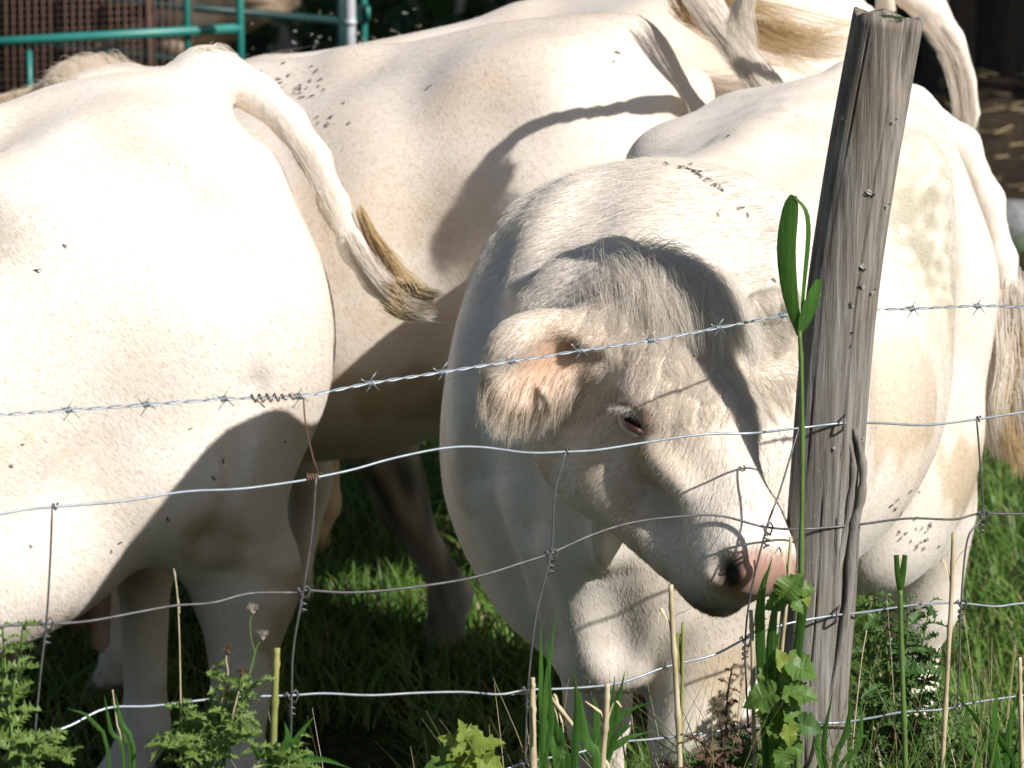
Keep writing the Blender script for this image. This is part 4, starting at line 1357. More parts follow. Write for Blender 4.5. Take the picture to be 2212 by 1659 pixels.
# ragged, sunken end grain
rings = [V.reshape(-1, 3)]
top = V[-1]; cen = top.mean(0)
nr = 9
for k in range(1, nr):
    f = 1 - k / nr
    q = cen + (top - cen) * f
    q += T[-1] * (-.004 * sm(1, .55, np.full(NS, f)) + .0045 * hnoise(q[:, 0] * 160, q[:, 1] * 160, 1.0, 31))[:, None]
    rings.append(q)
V2 = np.concatenate(rings)
F = []
jn = (np.arange(NS) + 1) % NS
for i in range(NR + nr - 2):
    a_ = i * NS + np.arange(NS); b_ = i * NS + jn
    F.append(np.stack([a_, b_, b_ + NS, a_ + NS], 1))
mesh_obj('post_body', V2, np.concatenate(F), M_WOOD, po)
M_MOSS = simple_mat('moss', [(.02, .03, .008), (.07, .085, .02)], scale=200, rough=1, bmp=.8)
topc = Vector(ax[-1])
for ox, oy, s_ in ((.014, -.012, .011), (.026, -.022, .008), (-.022, -.030, .007)):
    o = ball('moss', (0, 0, 0), (s_, s_ * .8, s_ * .4), M_MOSS, po, 12)
    o.location = topc - base0 + Vector((ox, oy, -.004))
o = ball('moss', (0, 0, 0), (.02, .018, .006), M_MOSS, po, 12); o.location = topc - base0 + Vector((-.004, .012, -.006))
# splinters peeling off the right side
for pts, w_ in (([(1850, 925), (1868, 1000), (1864, 1080), (1846, 1150), (1836, 1300), (1805, 1470), (1770, 1600)], .0075), ([(1835, 940), (1848, 1010), (1838, 1100), (1815, 1230), (1800, 1380), (1775, 1560)], .006), ([(1818, 960), (1826, 1050), (1812, 1150), (1796, 1330), (1772, 1500)], .005)):
    m = MB()
    pp = [P(x_ - 4, y_, PD - .045) - base0 for x_, y_ in pts]
    pp = crv(pp, 24)
    m.tube(pp, [w_ * (.35 + .65 * math.sin(math.pi * (.12 + .8 * i / len(pp)))) * (1 + .2 * math.sin(i * 1.9)) for i in range(len(pp))], 7)
    m.build('splinter', M_WOOD, po)
M_WIRE = simple_mat('galvanised_wire', [(.30, .34, .37), (.46, .50, .54)], scale=60, rough=.42, metallic=.55, spec=.5)
M_WIRED = simple_mat('dull_wire', [(.085, .085, .085), (.17, .165, .16)], scale=60, rough=.5, metallic=.5)
M_RUSTW = simple_mat('rusty_tie', [(.10, .05, .03), (.20, .11, .07)], scale=60, rough=.8)
for px_, py_ in ((1822, 914), (1806, 1330)):
    c = P(px_, py_, fence_d(px_) - .02)
    m = MB()
    cp = P(px_, py_, PD - .060)
    m.tube(crv([cp + Vector((.006, .02, .011)), cp + Vector((.002, -.004, .010)), cp + Vector((0, -.009, 0)), cp + Vector((-.002, -.004, -.010)), cp + Vector((.004, .02, -.012))], 10), .0019, 6)
    m.v = [v - base0 for v in m.v]
    m.build('staple', M_WIRED, po)

# ------------------------------------------------------------------ woven wire fence
def wd(px):
    """the wires bow out round the camera side of the post"""
    k = math.exp(-((px - 1785) / 95.0) ** 2)
    return fence_d(px) * (1 - k) + (PD - .062) * k - .05 * math.exp(-((px - 1655) / 60.0) ** 2)
WIRES = {
 1: [(-120,1128),(0,1110),(60,1100),(113,1095),(260,1083),(400,1062),(520,1056),(640,1040),(680,1032),(760,1015),(850,990),(960,968),(1040,966),(1140,978),(1222,976),(1290,972),(1400,955),(1520,938),(1620,936),(1725,925),(1822,914),(1900,914),(2000,918),(2100,907),(2212,890),(2330,872)],
 2: [(-120,1368),(0,1353),(100,1348),(190,1342),(300,1322),(380,1308),(460,1302),(540,1282),(640,1280),(660,1275),(760,1280),(880,1270),(1020,1248),(1130,1215),(1190,1195),(1280,1155),(1370,1128),(1480,1115),(1560,1115),(1650,1138),(1730,1143),(1840,1135),(1960,1120),(2060,1122),(2115,1110),(2212,1110),(2330,1100)],
 3: [(-120,1640),(0,1602),(75,1592),(150,1568),(230,1530),(330,1525),(480,1508),(630,1502),(700,1498),(800,1502),(900,1497),(1000,1495),(1080,1500),(1140,1490),(1230,1487),(1340,1475),(1440,1440),(1540,1415),(1610,1380),(1690,1350),(1790,1331),(1870,1322),(1990,1305),(2075,1303),(2150,1310),(2212,1303),(2330,1300)],
 4: [(-120,1850),(300,1780),(700,1730),(1000,1690),(1136,1647),(1231,1630),(1271,1620),(1331,1604),(1406,1597),(1496,1587),(1620,1570),(1731,1560),(1806,1562),(1886,1550),(1951,1538),(2021,1534),(2066,1527),(2101,1518),(2212,1502),(2330,1490)],
}
fo = FP(1106, 1300)
wf = empty('wire_fence', fo, 'woven grey wire fence of kinked strands and upright stays in front of the cattle', 'wire fence')
for k, pts in WIRES.items():
    m = MB()
    m.tube([q - fo for q in crv([P(x_, y_, wd(x_)) for x_, y_ in pts], len(pts) * 5)], .00185, 7)
    m.build('strand', M_WIRE if k != 2 else M_WIRED, wf)
def wire_at(k, px):
    pts = WIRES[k]
    for (x0, y0), (x1, y1) in zip(pts[:-1], pts[1:]):
        if x0 <= px <= x1: return y0 + (y1 - y0) * (px - x0) / (x1 - x0)
STAYS = [[(113,1095),(108,1220),(100,1346),(88,1450),(75,1592),(70,1700),(66,1800)], [(683,1031),(674,1150),(655,1277),(634,1400),(630,1502),(628,1620),(622,1750)],
         [(1222,976),(1198,1070),(1190,1196),(1158,1330),(1140,1490),(1137,1560),(1134,1648)], [(1725,926),(1685,1060),(1656,1140),(1622,1280),(1610,1381),(1612,1480),(1616,1572)],
         [(2110,906),(2117,1000),(2122,1111),(2090,1165),(2076,1302),(2073,1420),(2068,1527)]]
for st in STAYS:
    m = MB()
    m.tube([q - fo for q in crv([P(x_, y_, wd(x_) - .004) for x_, y_ in st], 40)], .00155, 6)
    m.build('stay', M_WIRED, wf)
    for j in (0, 2, 4, 6):
        x_, y_ = st[j]
        c = P(x_, y_, wd(x_)) - fo
        m = MB()
        R3, n_ = .0052, 26
        t1 = Vector((.8, .6, 0)) if True else None
        coil = []
        for q in range(n_):
            a_ = q / n_ * 6.28 * (2.6 if j else 1.3)
            dz = (-.010 - .022 * q / n_) if j else .0
            if j:
                coil.append(c + Vector((math.cos(a_) * R3 * .8, math.sin(a_) * R3 * .8, dz)))
            else:
                coil.append(c + t1 * (.009 * q / n_) + Vector((0, math.cos(a_) * .0042, math.sin(a_) * .0042)))
        if j: coil = [c - t1 * .012 + Vector((0, -.004, .003)), c - t1 * .007 + Vector((0, -.006, .007)), c - t1 * .004 + Vector((0, -.005, -.003))] + coil
        m.tube(coil, .00145, 5)
        if j:
            m.tube([c + t1 * .006 + Vector((0, -.005, -.012)), c + t1 * .012 + Vector((0, -.005, .001)), c + t1 * .007 + Vector((0, -.004, .008)), c + t1 * .001 + Vector((0, -.006, .004))], .0014, 5)
        m.build('knot', M_WIRED if st is not STAYS[4] or j else M_WIRED, wf)

# barbed strand on top, two twisted wires with barbs
BW_ = [(-120,905),(0,896),(148,886),(316,874),(484,862),(645,856),(800,828),(955,804),(1105,780),(1252,758),(1405,735),(1552,708),(1692,681),(1740,674),(1800,668),(1888,668),(1970,667),(2112,661),(2212,663),(2330,664)]
def bd(px):
    k = math.exp(-((px - 1812) / 70.0) ** 2)
    return fence_d(px) * (1 - k) + (PD + .060) * k
bo = P(1106, 780, fence_d(1106))
bw = empty('barbed_wire', bo, 'twisted barbed wire running above the woven fence across the cow\'s forehead', 'barbed wire')
path = crv([P(x_, y_, bd(x_)) for x_, y_ in BW_], 900)
L_ = 0
seg = [0]
for p, q in zip(path[:-1], path[1:]): L_ += (q - p).length; seg.append(L_)
for s_ in (0, 1):
    m = MB(); pts = []
    for i, p in enumerate(path):
        a_ = seg[i] / .030 * 6.28 / 2 + s_ * math.pi
        t_ = (path[min(i + 1, len(path) - 1)] - path[max(i - 1, 0)]).normalized()
        n1 = t_.cross(Vector((0, 0, 1))).normalized(); n2 = n1.cross(t_)
        pts.append(p - bo + (n1 * math.cos(a_) + n2 * math.sin(a_)) * .0013)
    m.tube(pts, .00115, 5)
    m.build('twisted_strand', M_WIRE, bw)
for x_, y_ in [b for b in BW_ if b not in ((-120,905),(0,896),(1740,674),(1800,668),(1888,668),(2212,663),(2330,664))]:
    c = P(x_, y_, bd(x_)) - bo
    t_ = Vector((.8, .6, 0))
    m = MB()
    coil = [c + t_ * (-.006 + .012 * q / 18) + Vector((-.6 * math.cos(q * 1.1) * .0036, .8 * math.cos(q * 1.1) * .0036, math.sin(q * 1.1) * .0036)) for q in range(19)]
    m.tube(coil, .0010, 5)
    a_ = random.uniform(-.5, .5)
    for s_ in (1, -1):
        m.tube([c - t_ * .004 * s_, c + t_ * (.010 * s_) + Vector((0, -.006 * s_, .016 * s_ * math.cos(a_)))], [.0010, .0005], 5)
        m.tube([c + t_ * .004 * s_, c + t_ * (.016 * s_ * math.cos(a_)) + Vector((0, .004 * s_, -.011 * s_ + .008 * math.sin(a_)))], [.0010, .0005], 5)
    m.build('barb', M_WIRE, bw)
# rusty tie between the two
tb = FP(650, 855)
tw = empty('tie_wire', tb, 'thin rusty tie wire hanging from the barbed wire to the strand below', 'tie wire')
m = MB()
co_ = []
for q in range(70):
    f = q / 69
    x_ = 540 + 115 * f
    tight = 1 if f > .3 else 0
    a_ = f * 6.28 * 7
    co_.append(FP(x_, 861 - 5 * f) + Vector((0, math.cos(a_) * .004, math.sin(a_) * (.0055 if f < .55 else .004))))
m.tube([FP(572, 880), FP(560, 868)] + co_ + [FP(656, 870), FP(658, 900), FP(664, 940), FP(676, 990), FP(688, 1026)], .00125, 5)
for q in range(3): pass
co2 = [FP(662 + 26 * q / 30, 1030) + Vector((0, math.cos(q * .9) * .0045, math.sin(q * .9) * .0045)) for q in range(31)]
m.tube(co2, .0012, 5)
m.v = [v - tb for v in m.v]
m.build('tie', M_RUSTW, tw)
# ------------------------------------------------------------------ plants along the fence
def leaf_shape(kind):
    """outline in the leaf's own plane: x across, y along, unit length"""
    pts = []
    if kind == 'thistle':
        side = []
        for k in range(5):
            y0 = .12 + k * .165
            w = .25 * math.sin(math.pi * (.22 + .66 * (y0 + .05)))
            side += [(w * .42, y0), (w * .72, y0 + .03), (w * 1.25, y0 + .10), (w * .62, y0 + .105), (w * .46, y0 + .15)]
        side = [(.015, 0)] + side + [(.03, .95)]
        pts = side + [(0, 1.04)] + [(-x, y) for x, y in side[::-1]]
    elif kind == 'grape':
        out = [(.02, 0), (.10, -.10), (.26, -.14), (.38, -.02), (.43, .10), (.38, .14), (.50, .24), (.47, .34), (.42, .36), (.46, .46), (.34, .50), (.28, .55), (.30, .66), (.20, .72), (.17, .80), (.08, .88)]
        pts = out + [(0, 1.0)] + [(-x, y) for x, y in out[::-1]]
    elif kind == 'maple':
        out = [(.02, 0), (.16, -.06), (.36, -.10), (.30, .06), (.52, .12), (.60, .30), (.44, .30), (.40, .40), (.26, .36), (.22, .50), (.30, .66), (.18, .68), (.12, .84)]
        pts = out + [(0, 1.0)] + [(-x, y) for x, y in out[::-1]]
    elif kind == 'oval':
        out = [(.02, 0), (.12, .15), (.19, .35), (.20, .52), (.15, .75), (.07, .92)]
        pts = out + [(0, 1.0)] + [(-x, y) for x, y in out[::-1]]
    return pts
LEAF_ME = {}
def leaf_mesh(kind, mat, curl=.25, fold=.18, seed=0):
    key = (kind, mat.name, seed, curl)
    if key in LEAF_ME: return LEAF_ME[key]
    g = random.Random(seed)
    out = leaf_shape(kind)
    n = len(out) // 2
    right, left = out[:n], out[n + 1:][::-1]
    if len(left) > n: left = left[:n]
    V, F = [], []
    def z(x, y): return abs(x) * fold * 2 - curl * y * y + .05 * math.sin(9 * y + seed) * abs(x) * 4
    lob = [g.uniform(.6, 1.35) for _ in range(12)]; lz = [g.uniform(-.07, .07) for _ in range(12)]
    for i in range(n):
        xr, yr = right[i]; xl, yl = left[i]
        ym = max(0, yr) if i else 0
        jr, jl, tz = 1 + g.uniform(-.08, .08), 1 + g.uniform(-.08, .08), 0
        if kind == 'thistle': jr *= lob[i // 5]; jl *= lob[5 + i // 5]; tz = lz[i // 5] * (2 if i % 5 == 3 else 1)
        V += [(xl * jl, yl + (g.uniform(-.02, .03) if kind == 'thistle' else 0), z(xl, yl) - tz), (0, ym, z(0, ym)), (xr * jr, yr, z(xr, yr) + tz)]
    V.append((0, 1, z(0, 1)))
    for i in range(n - 1):
        a = 3 * i
        F += [(a, a + 1, a + 4, a + 3), (a + 1, a + 2, a + 5, a + 4)]
    a = 3 * (n - 1)
    F += [(a, a + 1, 3 * n), (a + 1, a + 2, 3 * n)]
    me = bpy.data.meshes.new('leaf')
    me.from_pydata(V, [], F)
    me.materials.append(mat)
    me.update()
    LEAF_ME[key] = me
    return me
def add_leaf(parent, base, along, up, size, kind, mat, seed=0, curl=.25, fold=.18, name='leaf'):
    o = bpy.data.objects.new(name, leaf_mesh(kind, mat, curl, fold, seed))
    C.objects.link(o)
    o.parent = parent
    y = Vector(along).normalized()
    zz = Vector(up); zz = (zz - y * zz.dot(y)).normalized()
    x = y.cross(zz)
    M = Matrix((x, y, zz)).transposed().to_4x4()
    o.matrix_local = Matrix.Translation(base) @ M @ Matrix.Scale(size, 4)
    return o
M_THIS = leaf_mat('thistle_leaf', [(.13, .21, .045), (.21, .30, .075)], trans=.4, scale=14)
M_THISD = leaf_mat('dark_thistle_leaf', [(.045, .105, .025), (.09, .17, .042)], trans=.35, scale=14)
M_VINE = leaf_mat('vine_leaf', [(.085, .17, .030), (.16, .27, .055)], trans=.45, scale=10)
M_YOUNG = leaf_mat('young_leaf', [(.19, .27, .040), (.27, .32, .07)], trans=.45, scale=10)
M_REED = simple_mat('reed_leaf', [(.045, .13, .022), (.07, .18, .03), (.12, .25, .05)], scale=3, stretch=(110, 110, 1.2), trans=.5, rough=.4, spec=.35, bmp=.4)
M_STEM = simple_mat('green_stem', [(.07, .13, .03), (.12, .19, .05)], scale=20, rough=.5)
M_DRY = simple_mat('dry_stalk', [(.30, .23, .13), (.46, .38, .24), (.55, .48, .34)], scale=18, rough=.7, stretch=(4, 4, 1))
M_DEAD = simple_mat('dead_leaf', [(.07, .045, .03), (.16, .10, .06)], scale=30, rough=.9)
M_YG = simple_mat('yellowing_stalk', [(.15, .19, .05), (.34, .30, .10)], scale=14, rough=.6)
M_SEED = simple_mat('seed_fluff', [(.22, .19, .15), (.50, .46, .38)], scale=60, rough=1)
UPC = Vector((.25, -.75, .6))                                    # roughly towards the light and the viewer

def root_of(px, d):
    b = P(px, 1900, d)
    return Vector((b.x, d, float(ground_z(b.x, d)) - .01))
def stalk(name, label, pts, r0, r1, mat, d, cat='plant', nodes=5, group=None):
    """a bare stalk through these spots, rooted in the ground; returns the thing"""
    top = [P(x_, y_, d) for x_, y_ in pts]
    rt = root_of(pts[-1][0] + (pts[-1][0] - pts[-2][0]) * .8, d)
    t = empty(name, rt, label, cat, group)
    pp = crv(top + [rt], 26)
    pp = [p - rt for p in pp]
    m = MB()
    rr = [r0 + (r1 - r0) * i / (len(pp) - 1) for i in range(len(pp))]
    if nodes:
        for i in range(3, len(pp), max(2, len(pp) // nodes)): rr[i] *= 1.28
    m.tube(pp, rr, 8)
    m.build('stem', mat, t)
    return t, pp
def blade_leaf(t, pts, w, mat, d, side=(1, 0, .1), dd=None, name='leaf', fold=.3):
    rt = t.location
    pp = crv([P(q[0], q[1], d + (q[2] if len(q) > 2 else 0)) - rt for q in pts], 14)
    n = len(pp)
    ws = [w * math.sin(math.pi * (.07 + .84 * i / (n - 1))) ** .8 for i in range(n)]
    m = MB(); m.ribbon(pp, ws, side, fold)
    return m.build(name, mat, t)

# the tall reed beside the post
t, pp = stalk('reed', 'tall green reed beside the post with one broad upright leaf', [(1727, 715), (1731, 800), (1733, 1000), (1730, 1250), (1726, 1500), (1722, 1680)], .0030, .0046, M_STEM, 6.03, nodes=6)
def leafpts(*p): return p
blade_leaf(t, [(1727, 725), (1706, 640), (1697, 540), (1706, 455), (1714, 422)], .0145, M_REED, 6.03, side=(1, -.3, 0))
blade_leaf(t, [(1729, 725), (1738, 620), (1748, 510), (1742, 455), (1716, 424)], .0055, M_REED, 6.03, side=(.7, .7, 0))
blade_leaf(t, [(1728, 722), (1744, 690), (1758, 650), (1770, 604)], .0145, M_REED, 6.03, side=(.8, .5, .3))
# stalks
t, pp = stalk('cut_reed', 'green reed stalk with a split cut top right of the post', [(1945, 1275), (1946, 1350), (1950, 1480), (1956, 1660)], .0036, .0044, M_STEM, 6.20, nodes=4)
for dx, w_ in ((-5, .0045), (6, .005)):
    m = MB(); m.ribbon([q - t.location for q in crv([P(1944, 1280, 6.2), P(1943 + dx, 1240, 6.2), P(1944 + dx * 1.7, 1199, 6.2)], 6)], [.004, w_, w_, w_, w_, .0042, .004][:7], (1, -.4, 0), .5); m.build('sheath', M_REED, t)
for name, label, pts, r, mat, d in (
    ('dry_reed', 'straight dry reed stalk standing right of the cut green reed', [(2060, 1152), (2055, 1290), (2047, 1440), (2036, 1660)], .0034, M_DRY, 6.25),
    ('dry_reed', 'dry reed stalk broken off in front of the cow\'s brisket', [(1449, 1263), (1453, 1360), (1460, 1470), (1469, 1670)], .0038, M_DRY, 5.98),
    ('dry_reed', 'thick short dry reed stump below the third fence strand at the knot', [(1149, 1464), (1150, 1520), (1152, 1680)], .0044, M_DRY, 5.75),
    ('dry_reed', 'pale short dry reed stump between green blades under the brisket', [(1312, 1476), (1309, 1560), (1300, 1690)], .0040, M_DRY, 5.85),
    ('dry_reed', 'thin dry reed leaning diagonally across the brisket bottom', [(1180, 1494), (1240, 1570), (1290, 1640), (1320, 1700)], .0030, M_DRY, 5.86),
    ('dry_reed', 'brown reed stalk close beside the stay wire under the muzzle', [(1622, 1318), (1625, 1400), (1628, 1560), (1630, 1680)], .0030, M_DRY, 6.02),
    ('dry_reed', 'greyish reed stalk right against the nose of the grazing cow', [(1708, 1160), (1700, 1290), (1688, 1420), (1672, 1680)], .0026, M_DRY, 6.06),
    ('dry_reed', 'dry reed stub at the right frame edge among green blades', [(2203, 1420), (2204, 1500), (2208, 1670)], .0032, M_DRY, 6.3),
    ('green_reed', 'yellow green reed stalk standing before the left cow\'s hind leg', [(598, 1400), (594, 1500), (590, 1690)], .0046, M_YG, 5.55),
    ('thin_reed', 'slender brown and green reed beside the broken dry reed', [(1475, 1345), (1474, 1450), (1472, 1560), (1470, 1680)], .0024, M_YG, 6.0),
    ('dry_grass', 'thin dry grass stem with a seed head before the left cow\'s udder', [(377, 1234), (384, 1300), (388, 1400), (391, 1570), (392, 1700)], .0010, M_DRY, 5.5),
    ('dry_grass', 'thin brown grass stem bending at lower left over green blades', [(243, 1490), (252, 1560), (266, 1680)], .0011, M_DRY, 5.45),
    ('dry_grass', 'reddish thin stem in the bush right of the post', [(1872, 1360), (1858, 1450), (1838, 1660)], .0011, M_DRY, 6.3)):
    t, pp = stalk(name, label, pts, r, r * 1.15, mat, d, nodes=4 if r > .002 else 0)
    if name == 'dry_reed':
        x0, y0 = pts[0]; x1, y1 = pts[1]
        for q in range(2):
            f = random.uniform(.3, .9)
            bx, by = x0 + (x1 - x0) * f, y0 + (y1 - y0) * f
            sx = random.choice((-1, 1))
            blade_leaf(t, [(bx, by + 40), (bx + sx * 7, by), (bx + sx * random.uniform(14, 26), by - random.uniform(5, 45)), (bx + sx * random.uniform(30, 46), by - random.uniform(-20, 40))], .0026, M_DRY, d, side=(.6, .8, .2))
    if 'thin_reed' == name:
        blade_leaf(t, [(1473, 1460), (1464, 1420), (1462, 1380), (1470, 1370)], .006, M_YG, 6.0)
    if name == 'dry_grass' and pts[0][0] == 377:
        m = MB()
        for q in range(26):
            c = P(376 + q * .5, 1234 + q * 3.6, 5.5) - t.location
            m.tube([c, c + Vector((random.uniform(-.0015, .0015), 0, .004))], [.0011, .0006], 4)
        m.build('seed_head', M_DRY, t)

# grass clumps with broad blades in front of the brisket and elsewhere
def grass_clump(label, px, d, blades_, mat=M_REED, w=.0065, name='grass_clump'):
    rt = root_of(px, d)
    t = empty(name, rt, label, 'grass')
    for pts in blades_:
        q = [P(x_, y_, d) for x_, y_ in pts]
        q = [rt + (q[0] - rt) * .0 + Vector((random.uniform(-.03, .03), random.uniform(-.03, .03), 0))] + q
        pp = crv([p - rt for p in q], 14)
        n = len(pp)
        ws = [w * max(.05, min(1, 3 * (1 - i / (n - 1))) * min(1, .35 + i / n * 1.2)) for i in range(n)]
        m = MB(); m.ribbon(pp, ws, (1, random.uniform(-.6, .6), .1), .35)
        m.build('blade', mat, t)
    return t
grass_clump('pair of upright green grass blades at the stay wire left of the brisket', 1160, 5.72, [[(1168, 1660), (1170, 1480), (1168, 1340)], [(1172, 1660), (1182, 1480), (1202, 1318)], [(1176, 1660), (1190, 1560), (1178, 1360)]], w=.0045)
grass_clump('clump of broad green blades below the brisket', 1230, 5.78, [[(1210, 1690), (1180, 1580), (1172, 1530)], [(1225, 1690), (1205, 1600), (1190, 1500)], [(1240, 1690), (1248, 1560), (1240, 1450)], [(1290, 1690), (1268, 1600), (1252, 1490)], [(1215, 1690), (1212, 1620), (1214, 1560)]], w=.0075)
grass_clump('grass with slanting blades reaching right under the foreleg', 1320, 5.9, [[(1305, 1690), (1340, 1605), (1412, 1578)], [(1290, 1690), (1330, 1560), (1420, 1510)], [(1300, 1690), (1330, 1540), (1350, 1450)], [(1300, 1690), (1318, 1560), (1328, 1460)], [(1290, 1690), (1290, 1560), (1285, 1500)], [(1300, 1690), (1350, 1570), (1405, 1590)]], w=.0055)
grass_clump('broad pale green blades at the foot of the post', 1690, 6.0, [[(1680, 1690), (1675, 1560), (1682, 1420)], [(1690, 1690), (1690, 1580), (1700, 1480)], [(1660, 1690), (1665, 1380), (1690, 1240)], [(1655, 1690), (1640, 1330), (1668, 1205)], [(1700, 1690), (1730, 1330), (1760, 1260)], [(1700, 1690), (1705, 1660), (1690, 1640)]], w=.0080)
grass_clump('thin green blades fanning out at the lower left', 260, 5.4, [[(240, 1690), (200, 1560), (145, 1530)], [(270, 1690), (240, 1580), (225, 1500)], [(280, 1690), (272, 1600), (240, 1510)], [(290, 1690), (262, 1560), (250, 1500)]], w=.0030)
grass_clump('green blades around the yellow green reed', 620, 5.5, [[(600, 1690), (640, 1600), (680, 1545)], [(610, 1690), (622, 1600), (615, 1560)], [(600, 1690), (680, 1640), (760, 1660)], [(590, 1690), (560, 1640), (540, 1600)]], w=.0048)
grass_clump('green blades below the bush right of the post', 2140, 6.3, [[(2150, 1690), (2120, 1570), (2050, 1490)], [(2160, 1690), (2150, 1560), (2160, 1440)], [(2170, 1690), (2180, 1580), (2205, 1470)], [(2120, 1690), (2090, 1600), (2060, 1530)], [(2190, 1690), (2160, 1600), (2110, 1540)]], w=.0055)
grass_clump('light green blades between the post and the bush', 1830, 6.1, [[(1790, 1690), (1780, 1600), (1800, 1490)], [(1800, 1690), (1828, 1580), (1840, 1500)], [(1810, 1690), (1856, 1610), (1862, 1500)], [(1780, 1690), (1766, 1610), (1772, 1560)]], w=.0048)

# thistles
def thistle(label, d, shoots, mat, size, nl, seed, name='thistle', spread=1.0):
    g = random.Random(seed)
    rt = root_of(sum(s[-1][0] for s in shoots) / len(shoots), d)
    t = empty(name, rt, label, 'plant')
    for sh in shoots:
        pts = [P(x_, y_, d + g.uniform(-.04, .04)) for x_, y_ in sh]
        pp = crv([p - rt for p in pts] + [Vector((g.uniform(-.02, .02), g.uniform(-.02, .02), 0))], 24)
        m = MB(); m.tube(pp, [.0012 + .0016 * i / len(pp) for i in range(len(pp))], 6); m.build('stem', M_STEM if mat is not M_DEAD else M_DEAD, t)
        L = len(pp)
        for k in range(nl):
            f = (k + g.random()) / nl
            p = pp[min(L - 1, int(f * L * .62))]
            a_ = k * 2.4 + g.uniform(-.5, .5)
            out = Vector((math.cos(a_), math.sin(a_) * .8, g.uniform(.05, .75)))
            s_ = size * (.45 + .75 * f) * g.uniform(.75, 1.2)
            add_leaf(t, p, out, Vector((0, -.4, 1)) + Vector((g.uniform(-.5, .5), g.uniform(-.5, .3), 0)), s_, 'thistle', mat, g.randrange(9), curl=g.choice((.2, .45, .7)), fold=.3)
    return t
th1 = thistle('bright green thistle with dried seed heads at lower left', 5.42, [[(470, 1440), (490, 1490), (480, 1560), (470, 1680)], [(520, 1470), (500, 1540), (480, 1680)], [(390, 1520), (410, 1570), (440, 1680)], [(560, 1470), (530, 1500), (500, 1560), (470, 1680)], [(350, 1600), (380, 1620), (420, 1700)], [(530, 1550), (510, 1600), (480, 1700)], [(430, 1570), (450, 1640), (460, 1700)]], M_THIS, .038, 18, 5)
for (x_, y_), via in (((545, 1315), [(540, 1345), (543, 1385), (550, 1412)]), ((566, 1372), [(556, 1395), (545, 1430), (536, 1460)]), ((492, 1402), [(488, 1425), (492, 1460)]), ((524, 1452), [(520, 1475), (515, 1495)])):
    m = MB(); m.tube([q - th1.location for q in crv([P(x_, y_ + 8, 5.42)] + [P(*q, 5.42) for q in via] + [P(via[-1][0] - 15, via[-1][1] + 60, 5.42)], 12)], .0011, 5); m.build('seed_stem', M_STEM if y_ < 1390 else M_DRY, th1)
    m = MB()
    c = P(x_, y_ + 6, 5.42) - th1.location
    for q in range(46):
        a_, b_ = random.uniform(0, 6.28), random.uniform(.1, 1.15)
        dv = Vector((math.cos(a_) * math.sin(b_), math.sin(a_) * math.sin(b_), math.cos(b_)))
        m.tube([c, c + dv * random.uniform(.009, .014)], [.0008, .0002], 3, cap=False)
    m.tube([c - Vector((0, 0, .004)), c, c + Vector((0, 0, .004))], [.002, .0042, .003], 8)
    m.build('seed_head', M_SEED if y_ < 1390 else M_DEAD, th1)
thistle('tall thistle shoot entering at the left frame edge', 5.36, [[(6, 1350), (10, 1430), (20, 1540), (25, 1680)], [(50, 1350), (42, 1420), (28, 1500), (20, 1620)]], M_THIS, .038, 17, 6)
thistle('low spreading thistle in the lower left corner', 5.36, [[(120, 1580), (80, 1610), (30, 1680)], [(160, 1620), (110, 1640), (60, 1690)], [(20, 1570), (20, 1620), (20, 1690)], [(70, 1640), (60, 1670), (50, 1700)]], M_THIS, .040, 15, 7)
thistle('low thistle behind the yellow green reed', 5.52, [[(650, 1590), (630, 1640), (610, 1700)], [(660, 1640), (640, 1670), (620, 1700)], [(580, 1620), (590, 1660), (600, 1700)]], M_THIS, .034, 14, 8)
thistle('dense dark green thistle bush right of the post hiding the cow\'s hind leg', 6.45,
        [[(1890, 1285), (1900, 1340), (1920, 1450), (1930, 1700)], [(1960, 1290), (1960, 1370), (1950, 1480), (1940, 1700)], [(2010, 1300), (1990, 1400), (1960, 1500), (1940, 1700)],
         [(1860, 1370), (1880, 1440), (1900, 1560), (1920, 1700)], [(2030, 1400), (2000, 1470), (1960, 1580), (1940, 1700)], [(1850, 1460), (1880, 1520), (1910, 1620), (1920, 1700)], [(2040, 1480), (2010, 1540), (1970, 1640), (1950, 1700)], [(1930, 1380), (1935, 1480), (1935, 1700)], [(1990, 1540), (1980, 1600), (1960, 1700)], [(1870, 1560), (1890, 1620), (1910, 1700)]], M_THISD, .050, 24, 9)
thistle('dark green thistle low between the splintered post and the bush', 6.32, [[(1800, 1530), (1810, 1590), (1815, 1700)], [(1840, 1560), (1836, 1620), (1830, 1700)], [(1790, 1610), (1800, 1650), (1810, 1700)]], M_THISD, .038, 16, 10)
thistle('low green weed under the lower right strand', 6.4, [[(2080, 1560), (2090, 1620), (2095, 1700)], [(2130, 1590), (2120, 1640), (2110, 1700)], [(2040, 1600), (2060, 1650), (2080, 1700)], [(2180, 1560), (2180, 1620), (2170, 1700)], [(2000, 1620), (2010, 1660), (2020, 1700)]], M_THISD, .038, 16, 11)
thistle('fine leaved green weed at the bottom before the foreleg', 6.05, [[(1530, 1600), (1540, 1640), (1550, 1700)], [(1580, 1560), (1580, 1620), (1575, 1700)], [(1500, 1640), (1510, 1670), (1520, 1700)], [(1620, 1590), (1610, 1640), (1600, 1700)], [(1560, 1620), (1560, 1660), (1560, 1700)]], M_THISD, .034, 15, 12)
thistle('dried brown weed with shrivelled leaves left of the post foot', 6.0, [[(1582, 1440), (1572, 1500), (1568, 1580), (1565, 1700)], [(1545, 1520), (1556, 1560), (1565, 1640), (1566, 1700)]], M_DEAD, .030, 15, 13, name='dead_weed')
